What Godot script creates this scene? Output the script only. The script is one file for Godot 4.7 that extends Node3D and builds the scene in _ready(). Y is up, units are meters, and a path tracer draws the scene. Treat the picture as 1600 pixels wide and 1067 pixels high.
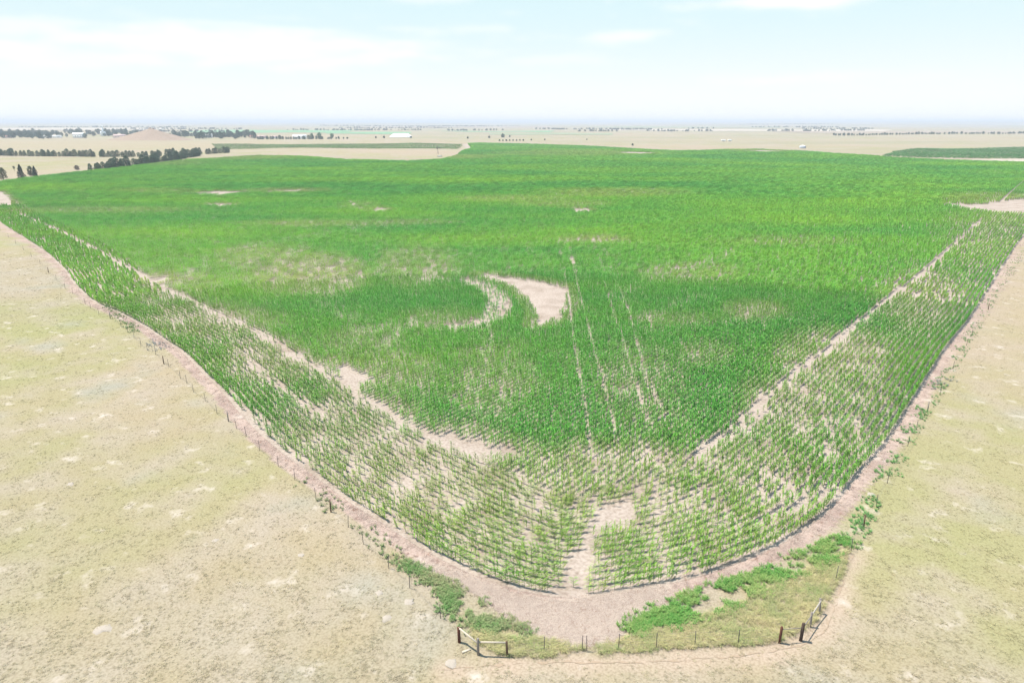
extends Node3D
# A corner of a dryland corn field on the high plains, seen from a drone 33 m up. y up, metres.

var FIELD_EDGE := PackedVector2Array([Vector2(-345, -420), Vector2(-262, -331), Vector2(-174.3, -233.6), Vector2(-136.1, -192.7), Vector2(-121.7, -177.0), Vector2(-103.5, -155.4), Vector2(-95.9, -145.4), Vector2(-87.4, -134.9), Vector2(-78.5, -125.2), Vector2(-73.2, -121.1), Vector2(-67.3, -115.5), Vector2(-61.6, -110.0), Vector2(-55.8, -103.6), Vector2(-49.3, -96.7), Vector2(-43.3, -89.0), Vector2(-36.7, -80.6), Vector2(-30.2, -71.7), Vector2(-25.0, -65.4), Vector2(-20.6, -60.8), Vector2(-16.0, -55.9), Vector2(-11.4, -51.4), Vector2(-7.2, -47.5), Vector2(-4.0, -45.0), Vector2(-1.2, -43.1), Vector2(1.4, -42.0), Vector2(3.9, -41.5), Vector2(6.5, -41.8), Vector2(10.5, -42.8), Vector2(14.6, -44.1), Vector2(20.7, -47.3), Vector2(25.0, -50.4), Vector2(28.6, -53.6), Vector2(34.2, -59.8), Vector2(40.2, -66.3), Vector2(47.7, -75.5), Vector2(56.4, -86.3), Vector2(66.2, -98.5), Vector2(79.8, -114.3), Vector2(96.1, -134.3), Vector2(139.3, -187.5), Vector2(153.1, -204.0), Vector2(300, -387), Vector2(457, -580)])
var FIELD_FAR := PackedVector2Array([Vector2(439.5, -605.2), Vector2(400.4, -630.6), Vector2(364.3, -669.9), Vector2(339.2, -749.8), Vector2(334.8, -823.3), Vector2(317.4, -901.6), Vector2(278.3, -880.6), Vector2(225.6, -832.3), Vector2(190.1, -841.6), Vector2(159.0, -880.6), Vector2(128.1, -946.5), Vector2(91.0, -1009.3), Vector2(48.7, -1080.9), Vector2(0.0, -1128.9), Vector2(-51.6, -1145.9), Vector2(-77.0, -1096.5), Vector2(-56.3, -891.0), Vector2(-58.6, -735.2), Vector2(-63.5, -636.0), Vector2(-87.9, -605.2), Vector2(-112.6, -620.2), Vector2(-157.9, -669.9), Vector2(-217.9, -707.7), Vector2(-256.3, -707.7), Vector2(-290.8, -641.4), Vector2(-290.2, -560.0), Vector2(-286.7, -483.8), Vector2(-287.9, -425.5), Vector2(-288.6, -393.8)])
var TRACK_A := PackedVector2Array([Vector2(-184.0, -257.2), Vector2(-127.4, -199.3), Vector2(-90.4, -158.3), Vector2(-78.3, -144.8), Vector2(-63.6, -129.1), Vector2(-54.7, -119.7), Vector2(-45.5, -110.8), Vector2(-36.6, -100.4), Vector2(-30.5, -93.0), Vector2(-22.8, -84.1), Vector2(-17.3, -77.3), Vector2(-11.6, -70.7), Vector2(-6.8, -65.6), Vector2(-4.0, -63.7), Vector2(0.0, -63.2)])
var TRACK_B := PackedVector2Array([Vector2(18.1, -62.0), Vector2(21.1, -65.6), Vector2(25.2, -70.0), Vector2(31.9, -78.7), Vector2(40.0, -89.0), Vector2(48.8, -98.8), Vector2(61.5, -114.7), Vector2(77.0, -133.3), Vector2(92.4, -151.2), Vector2(131.1, -199.3), Vector2(166.4, -243.2)])
var BARE_LINES := [
	[2.2, 0.3, PackedVector2Array([Vector2(18.6, -128.1), Vector2(34.4, -149.9), Vector2(57.5, -178.9)])],
	[1.6, 0.28, PackedVector2Array([Vector2(22.4, -114.7), Vector2(41.8, -136.0)])],
	[2.5, 0.3, PackedVector2Array([Vector2(-69.3, -144.8), Vector2(-77.6, -174.3), Vector2(-69.3, -193.8), Vector2(-55.4, -211.3), Vector2(-34.2, -229.1)])],
	[2.0, 0.3, PackedVector2Array([Vector2(-13.9, -144.8), Vector2(-26.5, -154.7), Vector2(-36.0, -144.8), Vector2(-35.9, -128.1), Vector2(-29.1, -114.7), Vector2(-19.4, -110.0)])],
	[3.0, 0.28, PackedVector2Array([Vector2(7.3, -193.8), Vector2(24.2, -198.2), Vector2(36.5, -193.8)])],
	[0.2, 0.85, PackedVector2Array([Vector2(13.1, -193.8), Vector2(12.1, -158.3), Vector2(10.8, -123.3), Vector2(9.6, -100.4), Vector2(9.1, -84.1), Vector2(8.7, -73.8), Vector2(8.3, -65.6)])],
	[0.2, 0.85, PackedVector2Array([Vector2(16.0, -196.0), Vector2(13.5, -133.3), Vector2(12.4, -100.4), Vector2(12.0, -81.9), Vector2(11.3, -65.6)])],
	[0.25, 0.6, PackedVector2Array([Vector2(24.1, -205.2), Vector2(18.5, -123.3), Vector2(17.3, -100.4), Vector2(16.5, -86.5), Vector2(15.3, -70.3)])],
	[0.25, 0.6, PackedVector2Array([Vector2(25.8, -199.3), Vector2(20.7, -114.7), Vector2(17.8, -84.1), Vector2(17.8, -72.0)])],
	[0.25, 0.55, PackedVector2Array([Vector2(-4.8, -114.7), Vector2(-3.1, -103.6), Vector2(-3.5, -93.0), Vector2(-4.2, -79.7), Vector2(-4.5, -68.7)])],
	[0.25, 0.45, PackedVector2Array([Vector2(-0.5, -98.8), Vector2(-1.3, -84.1), Vector2(-1.8, -72.0)])],
	[0.25, 0.5, PackedVector2Array([Vector2(5.6, -215.2), Vector2(3.8, -174.3)])],
	[0.3, 0.4, PackedVector2Array([Vector2(-14.4, -178.9), Vector2(-17.9, -141.7)])],
	[0.3, 0.4, PackedVector2Array([Vector2(-17.7, -178.9), Vector2(-20.2, -151.2)])],
	[0.3, 0.5, PackedVector2Array([Vector2(16.5, -307.6), Vector2(23.0, -292.7), Vector2(26.0, -266.8)])],
	[2.3, 0.85, PackedVector2Array([Vector2(-10.0, -144.8), Vector2(-4.7, -136.5), Vector2(-2.0, -128.1), Vector2(-2.3, -118.9), Vector2(-4.7, -112.3), Vector2(-9.1, -109.3)])],
	[1.5, 0.5, PackedVector2Array([Vector2(-9.1, -110.0), Vector2(-17.2, -110.0), Vector2(-25.4, -108.2)])],
	[0.5, 0.7, PackedVector2Array([Vector2(-4.6, -136.0), Vector2(-3.5, -129.1), Vector2(-4.1, -119.7)])],
	[1.2, 0.7, PackedVector2Array([Vector2(-69.8, -300.0), Vector2(-64.0, -283.6), Vector2(-59.2, -272.8)])],
	[0.8, 0.6, PackedVector2Array([Vector2(-19.8, -100.4), Vector2(-16.8, -114.7)])],
	[0.45, 0.75, PackedVector2Array([Vector2(24.3, -67.1), Vector2(28.4, -72.0), Vector2(30.4, -75.7)])],
	[0.4, 0.6, PackedVector2Array([Vector2(49.5, -100.4), Vector2(60.4, -114.7)])],
	[0.5, 0.8, PackedVector2Array([Vector2(-39.3, -94.4), Vector2(-29.6, -81.4), Vector2(-22.6, -73.8), Vector2(-20.3, -70.7)])],
	[0.5, 0.7, PackedVector2Array([Vector2(-25.6, -67.1), Vector2(-20.4, -60.7), Vector2(-15.0, -54.1), Vector2(-10.8, -50.1)])],
	[0.4, 0.7, PackedVector2Array([Vector2(-35.5, -79.7), Vector2(-25.6, -67.1)])],
	[0.5, 0.8, PackedVector2Array([Vector2(36.5, -72.9), Vector2(34.7, -67.1), Vector2(32.4, -62.7)])],
	[0.45, 0.7, PackedVector2Array([Vector2(40.3, -73.8), Vector2(37.4, -67.1)])],
	[0.6, 0.85, PackedVector2Array([Vector2(5.4, -46.5), Vector2(4.4, -43.7), Vector2(4.0, -41.5)])],
	[0.5, 0.8, PackedVector2Array([Vector2(7.0, -49.6), Vector2(5.8, -46.9), Vector2(4.9, -41.9)])],
	[0.4, 0.75, PackedVector2Array([Vector2(30.5, -56.4), Vector2(25.0, -53.1), Vector2(20.9, -51.0)])],
]
var BARE_PATCHES := [
	PackedVector2Array([Vector2(-6.9, -150.6), Vector2(0.0, -147.3), Vector2(6.8, -142.9), Vector2(10.7, -138.8), Vector2(10.2, -120.6), Vector2(7.3, -112.7), Vector2(4.1, -108.9), Vector2(4.6, -115.9), Vector2(4.0, -122.4), Vector2(2.3, -131.2), Vector2(-1.1, -141.1), Vector2(-7.4, -148.6)]),
	PackedVector2Array([Vector2(-25.2, -91.1), Vector2(-21.3, -89.0), Vector2(-18.6, -84.1), Vector2(-19.5, -81.0), Vector2(-22.4, -84.1)]),
	PackedVector2Array([Vector2(-7.8, -69.0), Vector2(-2.8, -66.6), Vector2(0.7, -64.0), Vector2(0.0, -62.1), Vector2(-3.3, -62.7), Vector2(-6.8, -65.3)]),
	PackedVector2Array([Vector2(7.4, -53.9), Vector2(10.3, -54.3), Vector2(11.3, -52.9), Vector2(9.3, -50.9), Vector2(7.5, -49.8), Vector2(5.9, -47.2), Vector2(5.3, -48.2), Vector2(6.8, -51.5)]),
	PackedVector2Array([Vector2(3.3, -43.3), Vector2(4.1, -43.7), Vector2(5.0, -43.0), Vector2(4.8, -41.7), Vector2(3.7, -41.5)]),
	PackedVector2Array([Vector2(178.5, -288.1), Vector2(194.5, -288.1), Vector2(213.4, -300.0), Vector2(233.3, -310.3), Vector2(199.3, -255.4), Vector2(184.1, -260.9), Vector2(179.5, -270.8)]),
	PackedVector2Array([Vector2(-271.2, -355.6), Vector2(-242.8, -333.0), Vector2(-206.8, -288.1), Vector2(-211.4, -274.9)]),
	PackedVector2Array([Vector2(-157.9, -333.0), Vector2(-146.2, -345.6), Vector2(-129.1, -342.3), Vector2(-136.5, -325.5)]),
	PackedVector2Array([Vector2(-128.3, -285.8), Vector2(-123.1, -292.7), Vector2(-113.2, -285.8), Vector2(-118.1, -280.3)]),
	PackedVector2Array([Vector2(-56.4, -266.8), Vector2(-52.4, -276.0), Vector2(-46.9, -268.8), Vector2(-51.2, -262.9)]),
	PackedVector2Array([Vector2(-121.8, -343.9), Vector2(-112.8, -350.5), Vector2(-97.1, -352.2), Vector2(-108.1, -340.7)]),
	PackedVector2Array([Vector2(96.9, -765.0), Vector2(136.2, -814.4), Vector2(169.4, -780.8), Vector2(133.1, -735.2)]),
	PackedVector2Array([Vector2(263.2, -832.3), Vector2(303.1, -860.7), Vector2(317.1, -797.3), Vector2(278.9, -780.8)]),
	PackedVector2Array([Vector2(22.6, -270.8), Vector2(29.1, -272.8), Vector2(31.9, -264.8), Vector2(25.4, -260.9)]),
]
# thin and yellowed stands: centre x, z, half width, half depth, slant of the long axis, how thin
var THIN_STANDS := [
	[19.6, -52.1, 8.3, 6.0, -0.317, 0.35],
	[-0.6, -48.5, 5.8, 4.1, 0.012, 0.45],
	[-10.4, -54.5, 5.2, 4.9, 0.153, 0.50],
	[-20.6, -66.3, 4.8, 7.5, 0.267, 0.42],
	[43.5, -77.8, 3.8, 13.8, -0.491, 0.35],
	[10.2, -46.7, 5.6, 3.4, -0.176, 0.25],
	[-46.8, -153.4, 12.3, 19.1, 0.285, 0.60],
	[-22.9, -160.8, 9.0, 20.9, 0.134, 0.40],
	[-60.5, -167.7, 11.1, 17.8, 0.340, 0.40],
	[-52.0, -113.5, 9.9, 9.5, 0.418, 0.50],
	[-35.4, -93.7, 5.5, 8.9, 0.337, 0.50],
	[-75.7, -145.0, 4.8, 6.2, 0.492, 0.70],
	[-17.8, -72.7, 6.6, 7.1, 0.213, 0.50],
	[-8.8, -60.4, 9.3, 8.4, 0.126, 0.62],
	[3.5, -55.7, 7.1, 5.6, -0.062, 0.60],
	[10.2, -61.0, 8.2, 4.6, -0.141, 0.62],
	[12.0, -53.4, 4.6, 4.1, -0.193, 0.55],
	[22.9, -60.5, 5.0, 5.8, -0.319, 0.40],
	[33.5, -76.8, 5.4, 9.7, -0.387, 0.50],
	[47.4, -95.6, 7.5, 11.5, -0.443, 0.50],
	[80.8, -131.0, 7.4, 20.2, -0.572, 0.42],
	[44.0, -119.2, 5.2, 6.1, -0.339, 0.50],
	[40.5, -151.8, 10.1, 9.5, -0.247, 0.35],
	[49.2, -333.9, 30.7, 18.2, -0.142, 0.50],
	[0.0, -308.1, 22.7, 13.0, -0.000, 0.42],
	[-161.1, -267.1, 34.6, 9.9, 0.581, 0.38],
	[-64.2, -229.3, 23.6, 7.4, 0.270, 0.42],
	[-34.6, -232.2, 15.1, 6.1, 0.140, 0.40],
	[24.2, -198.4, 8.4, 6.8, -0.111, 0.50],
	[-111.3, -345.8, 19.0, 9.8, 0.316, 0.60],
	[-176.5, -342.6, 18.9, 9.6, 0.500, 0.35],
	[-63.1, -284.2, 7.9, 13.4, 0.216, 0.30],
	[-18.3, -87.1, 7.8, 7.4, 0.190, 0.35],
	[-70.0, -140.2, 8.0, 14.5, 0.466, 0.30],
	[78.5, -194.1, 16.4, 7.5, -0.384, 0.26],
	[69.7, -770.0, 83.0, 62.3, -0.089, 0.50],
	[-50.6, -698.3, 31.4, 51.4, 0.072, 0.55],
	[302.0, -835.9, 45.1, 55.1, -0.357, 0.50],
	[211.0, -309.1, 17.0, 20.9, -0.659, 0.50],
	[155.6, -225.2, 14.3, 41.6, -0.660, 0.22],
	[-2.6, -85.5, 5.0, 11.8, 0.026, 0.28],
	[16.9, -83.8, 5.0, 13.5, -0.181, 0.30],
	[-23.9, -100.7, 6.0, 5.8, 0.217, 0.30],
	[-12.3, -114.8, 6.7, 4.9, 0.103, 0.30],
	[28.6, -112.8, 6.6, 3.9, -0.231, 0.30],
	[-279.5, -685.6, 55.6, 49.6, 0.401, 0.50],
	[-294.0, -588.6, 32.0, 36.8, 0.492, 0.40],
	[28.1, -94.6, 3.7, 5.1, -0.265, 0.30],
	[21.4, -288.5, 18.7, 11.5, -0.074, 0.40],
]
var LITTER_CORNER := PackedVector2Array([Vector2(-8.1, -46.1), Vector2(-3.9, -44.5), Vector2(0.0, -41.9), Vector2(3.2, -41.2), Vector2(11.5, -43.0), Vector2(11.4, -41.5), Vector2(8.5, -39.5), Vector2(6.8, -37.3), Vector2(4.2, -36.6), Vector2(2.2, -37.6), Vector2(0.0, -39.2), Vector2(-2.8, -42.2)])
var WEEDS_A := PackedVector2Array([Vector2(-9.6, -46.9), Vector2(-7.0, -45.0), Vector2(-2.8, -41.7), Vector2(-1.6, -39.8), Vector2(1.4, -38.3), Vector2(0.0, -37.5), Vector2(-2.6, -38.3), Vector2(-4.5, -39.8), Vector2(-5.3, -42.2), Vector2(-7.9, -44.6)])
var WEEDS_B := PackedVector2Array([Vector2(8.2, -39.1), Vector2(11.5, -41.0), Vector2(15.9, -43.3), Vector2(19.7, -44.6), Vector2(23.1, -46.9), Vector2(27.3, -49.3), Vector2(28.1, -48.2), Vector2(24.5, -45.5), Vector2(20.8, -43.7), Vector2(16.0, -40.5), Vector2(11.4, -38.6), Vector2(8.6, -37.6), Vector2(7.7, -37.8)])
var TALL_GRASS := PackedVector2Array([Vector2(5.3, -36.6), Vector2(8.7, -37.9), Vector2(16.1, -40.8), Vector2(27.6, -47.8), Vector2(25.3, -44.1), Vector2(23.4, -41.9), Vector2(21.0, -38.9), Vector2(17.6, -37.0), Vector2(12.7, -36.6), Vector2(5.8, -36.0)])
var TALL_GRASS_B := PackedVector2Array([Vector2(-2.8, -38.3), Vector2(0.0, -37.6), Vector2(2.6, -37.3), Vector2(5.0, -36.5), Vector2(2.5, -35.7), Vector2(-0.4, -35.8), Vector2(-2.5, -36.8)])
var WEED_LINE_R := PackedVector2Array([Vector2(28.9, -49.9), Vector2(31.9, -53.6), Vector2(36.7, -59.4), Vector2(42.6, -67.1), Vector2(48.8, -74.8), Vector2(56.6, -84.1), Vector2(67.8, -97.9), Vector2(78.5, -110.8), Vector2(100.5, -137.6), Vector2(137.2, -181.7)])
var WEED_LINE_L := PackedVector2Array([Vector2(-116.3, -174.3), Vector2(-95.5, -147.9), Vector2(-79.2, -128.1), Vector2(-69.9, -116.7), Vector2(-61.4, -107.1)])
var WEED_LINE_L2 := PackedVector2Array([Vector2(-20.4, -58.5), Vector2(-17.7, -55.5), Vector2(-15.3, -53.1), Vector2(-12.0, -49.3), Vector2(-9.6, -46.7)])
var SAGE_SPOT := PackedVector2Array([Vector2(-58.3, -103.0), Vector2(-56.1, -103.6), Vector2(-52.5, -98.8), Vector2(-53.1, -96.7)])
var SAGE_SPOT_R := PackedVector2Array([Vector2(57.5, -87.0), Vector2(60.9, -88.2), Vector2(57.2, -83.0), Vector2(53.8, -81.4)])
var TRAIL := PackedVector2Array([Vector2(-4.4, -34.7), Vector2(-1.6, -35.1), Vector2(2.0, -35.3), Vector2(6.6, -35.3), Vector2(11.6, -35.6), Vector2(15.0, -36.0), Vector2(17.7, -36.5), Vector2(19.7, -37.1), Vector2(21.4, -38.3), Vector2(23.0, -40.5), Vector2(25.4, -44.1), Vector2(27.8, -47.4)])
var FENCE_L := PackedVector2Array([Vector2(-162.1, -216.5), Vector2(-150.8, -204.0), Vector2(-140.8, -192.7), Vector2(-131.7, -182.6), Vector2(-123.5, -173.5), Vector2(-114.7, -163.6), Vector2(-106.5, -154.0), Vector2(-99.8, -146.3), Vector2(-92.8, -138.2), Vector2(-88.5, -133.8), Vector2(-81.0, -125.4), Vector2(-78.2, -122.4), Vector2(-74.5, -118.6), Vector2(-70.7, -115.5), Vector2(-66.0, -110.4), Vector2(-63.1, -107.1), Vector2(-60.5, -104.1), Vector2(-57.5, -100.4), Vector2(-55.3, -98.0), Vector2(-52.9, -95.8), Vector2(-49.8, -91.9), Vector2(-48.6, -90.8), Vector2(-44.7, -86.0), Vector2(-43.1, -84.4), Vector2(-40.8, -81.2), Vector2(-38.0, -78.2), Vector2(-35.0, -74.4), Vector2(-32.8, -72.3), Vector2(-31.1, -70.3), Vector2(-29.3, -68.4), Vector2(-26.6, -64.9), Vector2(-23.5, -61.5), Vector2(-21.0, -58.7), Vector2(-18.0, -55.2), Vector2(-16.1, -53.1), Vector2(-14.0, -50.6), Vector2(-12.2, -48.2), Vector2(-9.6, -45.1), Vector2(-7.6, -42.7), Vector2(-5.0, -39.4)])
var FENCE_R := PackedVector2Array([Vector2(194.0, -248.3), Vector2(155.5, -202.8), Vector2(128.1, -170.0), Vector2(105.7, -142.9), Vector2(87.8, -121.5), Vector2(74.1, -105.0), Vector2(70.4, -100.4), Vector2(61.8, -89.8), Vector2(54.8, -81.0), Vector2(49.7, -75.1), Vector2(45.5, -70.0), Vector2(42.3, -66.0), Vector2(36.0, -58.1), Vector2(32.9, -54.1), Vector2(30.1, -50.7), Vector2(27.4, -47.3), Vector2(24.5, -43.6)])
var BRACE_L := PackedVector2Array([Vector2(-3.5, -37.1), Vector2(-2.2, -36.0), Vector2(-0.3, -35.9)])
var FENCE_FRONT := PackedVector2Array([Vector2(-0.3, -35.9), Vector2(2.1, -36.2), Vector2(4.6, -36.3), Vector2(4.9, -36.3), Vector2(7.0, -36.5), Vector2(9.5, -36.6), Vector2(12.1, -36.8), Vector2(15.0, -36.9), Vector2(17.8, -37.1)])
var BRACE_R := PackedVector2Array([Vector2(17.8, -37.1), Vector2(19.3, -37.3), Vector2(20.5, -38.6), Vector2(21.7, -39.9)])
var STONES := PackedVector2Array([Vector2(-8.8, -39.4), Vector2(-24.6, -48.7), Vector2(-42.3, -58.0), Vector2(-16.9, -46.7), Vector2(-9.8, -42.2), Vector2(-7.4, -41.2), Vector2(-28.0, -38.4), Vector2(-3.9, -35.3), Vector2(33.4, -56.1)])
var BELT_FAR := PackedVector2Array([Vector2(-548.9, -735.2), Vector2(-483.1, -721.2), Vector2(-426.9, -714.4), Vector2(-368.7, -714.4), Vector2(-349.3, -721.2), Vector2(-329.5, -728.2), Vector2(-318.8, -749.8), Vector2(-309.6, -772.8)])
var BELT_NEAR := PackedVector2Array([Vector2(-287.9, -480.7), Vector2(-290.1, -513.8), Vector2(-293.1, -555.9), Vector2(-301.5, -615.1), Vector2(-309.6, -669.9), Vector2(-314.6, -707.7)])
var CONIFERS := PackedVector2Array([Vector2(-299.2, -411.3), Vector2(-295.1, -420.7), Vector2(-297.6, -433.0), Vector2(-291.5, -428.0), Vector2(-341.0, -480.7), Vector2(-307.8, -496.7), Vector2(-821.1, -1163.3)])
var GREEN_STRIP := PackedVector2Array([Vector2(-370.0, -891.0), Vector2(-312.9, -912.4), Vector2(-227.9, -901.6), Vector2(-146.5, -901.6), Vector2(-69.2, -901.6), Vector2(-73.0, -1065.8), Vector2(-154.8, -1145.9), Vector2(-240.5, -1112.4), Vector2(-336.1, -1065.8), Vector2(-451.3, -1065.8)])
var PIVOT_FIELD := PackedVector2Array([Vector2(363.7, -694.6), Vector2(441.6, -814.4), Vector2(514.8, -891.0), Vector2(583.3, -923.5), Vector2(708.5, -934.8), Vector2(505.6, -664.0), Vector2(449.3, -669.9), Vector2(394.6, -669.9)])
var ROAD_STRIP := PackedVector2Array([Vector2(420.0, -652.5), Vector2(463.4, -664.0), Vector2(522.1, -669.9), Vector2(480.1, -615.1), Vector2(446.6, -615.1)])
# mill (-80.3, -765.0)
# mill_tank (-73.1, -714.4)
# tank (388.5, -946.5)
# tr1 (365.4, -1226.9)
# tr2 (379.0, -1238.8)
# store (-237.5, -1537.5)
# hillbase (-627.5, -1238.8)
# elev (-920.5, -1601.7)
# house (-830.3, -1348.0)
# barn (-424.7, -1423.2)
var TAN_PASTURE := PackedVector2Array([Vector2(-844.5, -891.0), Vector2(-548.2, -934.8), Vector2(-337.4, -934.8), Vector2(-317.7, -1036.8), Vector2(-433.3, -1302.1), Vector2(-806.2, -1280.3), Vector2(-1170.4, -1238.8)])

var rng := RandomNumberGenerator.new()
var n_relief := FastNoiseLite.new()
var n_far := FastNoiseLite.new()
var n_patch := FastNoiseLite.new()
var n_fine := FastNoiseLite.new()
var n_band := FastNoiseLite.new()
var field_poly := PackedVector2Array()
var inner_poly := PackedVector2Array()
var margin_poly := PackedVector2Array()
var line_boxes := []
var patch_boxes := []
var M := {}
var used := {}


# ---------------------------------------------------------------- helpers
class Scatter:
	var buf := PackedFloat32Array()
	var n := 0
	func put(p: Vector3, yaw: float, w: float, h: float, c: Color, lean := 0.0) -> void:
		var cs := cos(yaw) * w
		var sn := sin(yaw) * w
		var lx := lean * cos(yaw * 3.7) * h
		var lz := lean * sin(yaw * 3.7) * h
		buf.append_array(PackedFloat32Array([cs, lx, sn, p.x, 0.0, h, 0.0, p.y, -sn, lz, cs, p.z, c.r, c.g, c.b, 1.0]))
		n += 1


func numbered(called: String) -> String:
	used[called] = used.get(called, -1) + 1
	return called if used[called] == 0 else "%s_%03d" % [called, used[called]]


func tag(o: Node3D, label: String, category: String, group := "", kind := "") -> Node3D:
	if label: o.set_meta("label", label)
	if category: o.set_meta("category", category)
	if group: o.set_meta("group", group)
	if kind: o.set_meta("kind", kind)
	return o


func thing(called: String, at: Vector3, turn: float, label: String, category: String, group := "") -> Node3D:
	var o := Node3D.new()
	o.name = numbered(called)
	add_child(o)
	o.position = at
	o.rotation.y = turn
	return tag(o, label, category, group)


func part(called: String, mesh: Mesh, mat: Material, parent: Node, at := Vector3.ZERO) -> MeshInstance3D:
	var o := MeshInstance3D.new()
	o.name = called
	o.mesh = mesh
	o.material_override = mat
	parent.add_child(o, true)
	o.position = at
	return o


func copy_of(o: Node3D, at: Vector3, turn: float, size: Vector3, label := "") -> Node3D:
	var c: Node3D = o.duplicate()
	c.name = numbered(String(o.name).rstrip("0123456789_"))
	add_child(c)
	c.position = at
	c.rotation.y = turn
	c.scale = size
	if label: c.set_meta("label", label)
	return c


func structure(called: String, mesh: Mesh, mat: Material) -> MeshInstance3D:
	var o := part(called, mesh, mat, self)
	o.set_meta("kind", "structure")
	return o


func scattered(called: String, mesh: Mesh, mat: Material, s: Scatter, parent: Node) -> MultiMeshInstance3D:
	var o := MultiMeshInstance3D.new()
	o.name = called
	var mm := MultiMesh.new()
	mm.transform_format = MultiMesh.TRANSFORM_3D
	mm.use_colors = true
	mm.mesh = mesh
	mm.instance_count = s.n
	mm.buffer = s.buf
	o.multimesh = mm
	o.material_override = mat
	parent.add_child(o, true)
	o.set_meta("kind", "stuff")
	return o


func st() -> SurfaceTool:
	var s := SurfaceTool.new()
	s.begin(Mesh.PRIMITIVE_TRIANGLES)
	return s


func done(s: SurfaceTool) -> ArrayMesh:
	s.generate_normals()
	return s.commit()


func tri(s: SurfaceTool, a: Vector3, b: Vector3, c: Vector3) -> void:
	s.add_vertex(a); s.add_vertex(b); s.add_vertex(c)


func quad(s: SurfaceTool, a: Vector3, b: Vector3, c: Vector3, d: Vector3) -> void:
	tri(s, a, b, c); tri(s, a, c, d)


func box(s: SurfaceTool, lo: Vector3, hi: Vector3) -> void:
	var v := []
	for i in 8:
		v.append(Vector3(hi.x if i & 1 else lo.x, hi.y if i & 2 else lo.y, hi.z if i & 4 else lo.z))
	for f in [[0, 1, 3, 2], [5, 4, 6, 7], [4, 0, 2, 6], [1, 5, 7, 3], [2, 3, 7, 6], [4, 5, 1, 0]]:
		quad(s, v[f[0]], v[f[3]], v[f[2]], v[f[1]])


func tube(s: SurfaceTool, a: Vector3, b: Vector3, ra: float, rb: float, sides := 6, cap := true) -> void:
	var d := (b - a).normalized()
	var u := d.cross(Vector3.RIGHT if absf(d.x) < 0.8 else Vector3.BACK).normalized()
	var w := d.cross(u)
	for i in sides:
		var p := u * cos(TAU * i / sides) + w * sin(TAU * i / sides)
		var q := u * cos(TAU * (i + 1) / sides) + w * sin(TAU * (i + 1) / sides)
		quad(s, a + p * ra, b + p * rb, b + q * rb, a + q * ra)
		if cap:
			tri(s, b + p * rb, b, b + q * rb)
			tri(s, a + q * ra, a, a + p * ra)


func tube_mesh(a: Vector3, b: Vector3, ra: float, rb: float, sides := 6) -> ArrayMesh:
	var s := st()
	tube(s, a, b, ra, rb, sides)
	return done(s)


func box_mesh(lo: Vector3, hi: Vector3) -> ArrayMesh:
	var s := st()
	box(s, lo, hi)
	return done(s)


func lin(r: float, g: float, b: float) -> Color:
	return Color(r, g, b).linear_to_srgb()


func mix3(a: Color, b: Color, t: float) -> Color:
	return a.lerp(b, clampf(t, 0.0, 1.0))


func plain(c: Color, rough := 0.9) -> StandardMaterial3D:
	var m := StandardMaterial3D.new()
	m.albedo_color = c
	m.roughness = rough
	m.metallic_specular = 0.3
	return m


func tinted(rough := 0.85, back := 0.0) -> StandardMaterial3D:
	var m := plain(Color.WHITE, rough)
	m.vertex_color_use_as_albedo = true
	m.metallic_specular = 0.25
	if back > 0.0:
		m.backlight_enabled = true
		m.backlight = Color(back, back, back)
	return m


func noise_tex(size: int, freq: float, seed_: int, octaves: int, ramp: Array, kind := FastNoiseLite.TYPE_SIMPLEX_SMOOTH) -> NoiseTexture2D:
	var t := NoiseTexture2D.new()
	var n := FastNoiseLite.new()
	n.noise_type = kind
	n.frequency = freq
	n.seed = seed_
	n.fractal_octaves = octaves
	t.noise = n
	t.width = size
	t.height = size
	t.seamless = true
	t.generate_mipmaps = false
	var g := Gradient.new()
	var offs := PackedFloat32Array()
	var cols := PackedColorArray()
	for r in ramp:
		offs.append(r[0]); cols.append(r[1])
	g.offsets = offs
	g.colors = cols
	t.color_ramp = g
	return t


# ---------------------------------------------------------------- terrain
func height(x: float, z: float) -> float:
	var d := sqrt(x * x + z * z)
	var h := 0.0
	h += 0.10 * n_fine.get_noise_2d(x * 0.35, z * 0.35) * smoothstep(20.0, 40.0, d)
	h += 1.6 * smoothstep(140.0, 700.0, d) * n_relief.get_noise_2d(x, z)
	if d > 1200.0:
		h += 16.0 * smoothstep(2500.0, 9000.0, d) * (n_far.get_noise_2d(x, z) + 0.15)
		h += 34.0 * smoothstep(7000.0, 14000.0, d) * smoothstep(-0.1, 0.6, x / d) * (0.6 + 0.5 * n_far.get_noise_2d(x * 2.0 + 900.0, z * 2.0))
		h += 14.0 * smoothstep(9000.0, 20000.0, d)
	return h


func on_ground(p: Vector2, lift := 0.0) -> Vector3:
	return Vector3(p.x, height(p.x, p.y) + lift, p.y)


func steps(from: float, to: float, fine: float, growth: float, quiet: float) -> PackedFloat32Array:
	var out := PackedFloat32Array([from])
	var v := from
	while v < to:
		v += maxf(fine, growth * maxf(0.0, absf(v) - quiet))
		out.append(v)
	return out


func near_line(p: Vector2, line: PackedVector2Array) -> float:
	var best := 1e9
	for i in line.size() - 1:
		best = minf(best, p.distance_squared_to(Geometry2D.get_closest_point_to_segment(p, line[i], line[i + 1])))
	return sqrt(best)


func rect_of(line: PackedVector2Array, grow: float) -> Rect2:
	var r := Rect2(line[0], Vector2.ZERO)
	for q in line:
		r = r.expand(q)
	return r.grow(grow)


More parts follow.
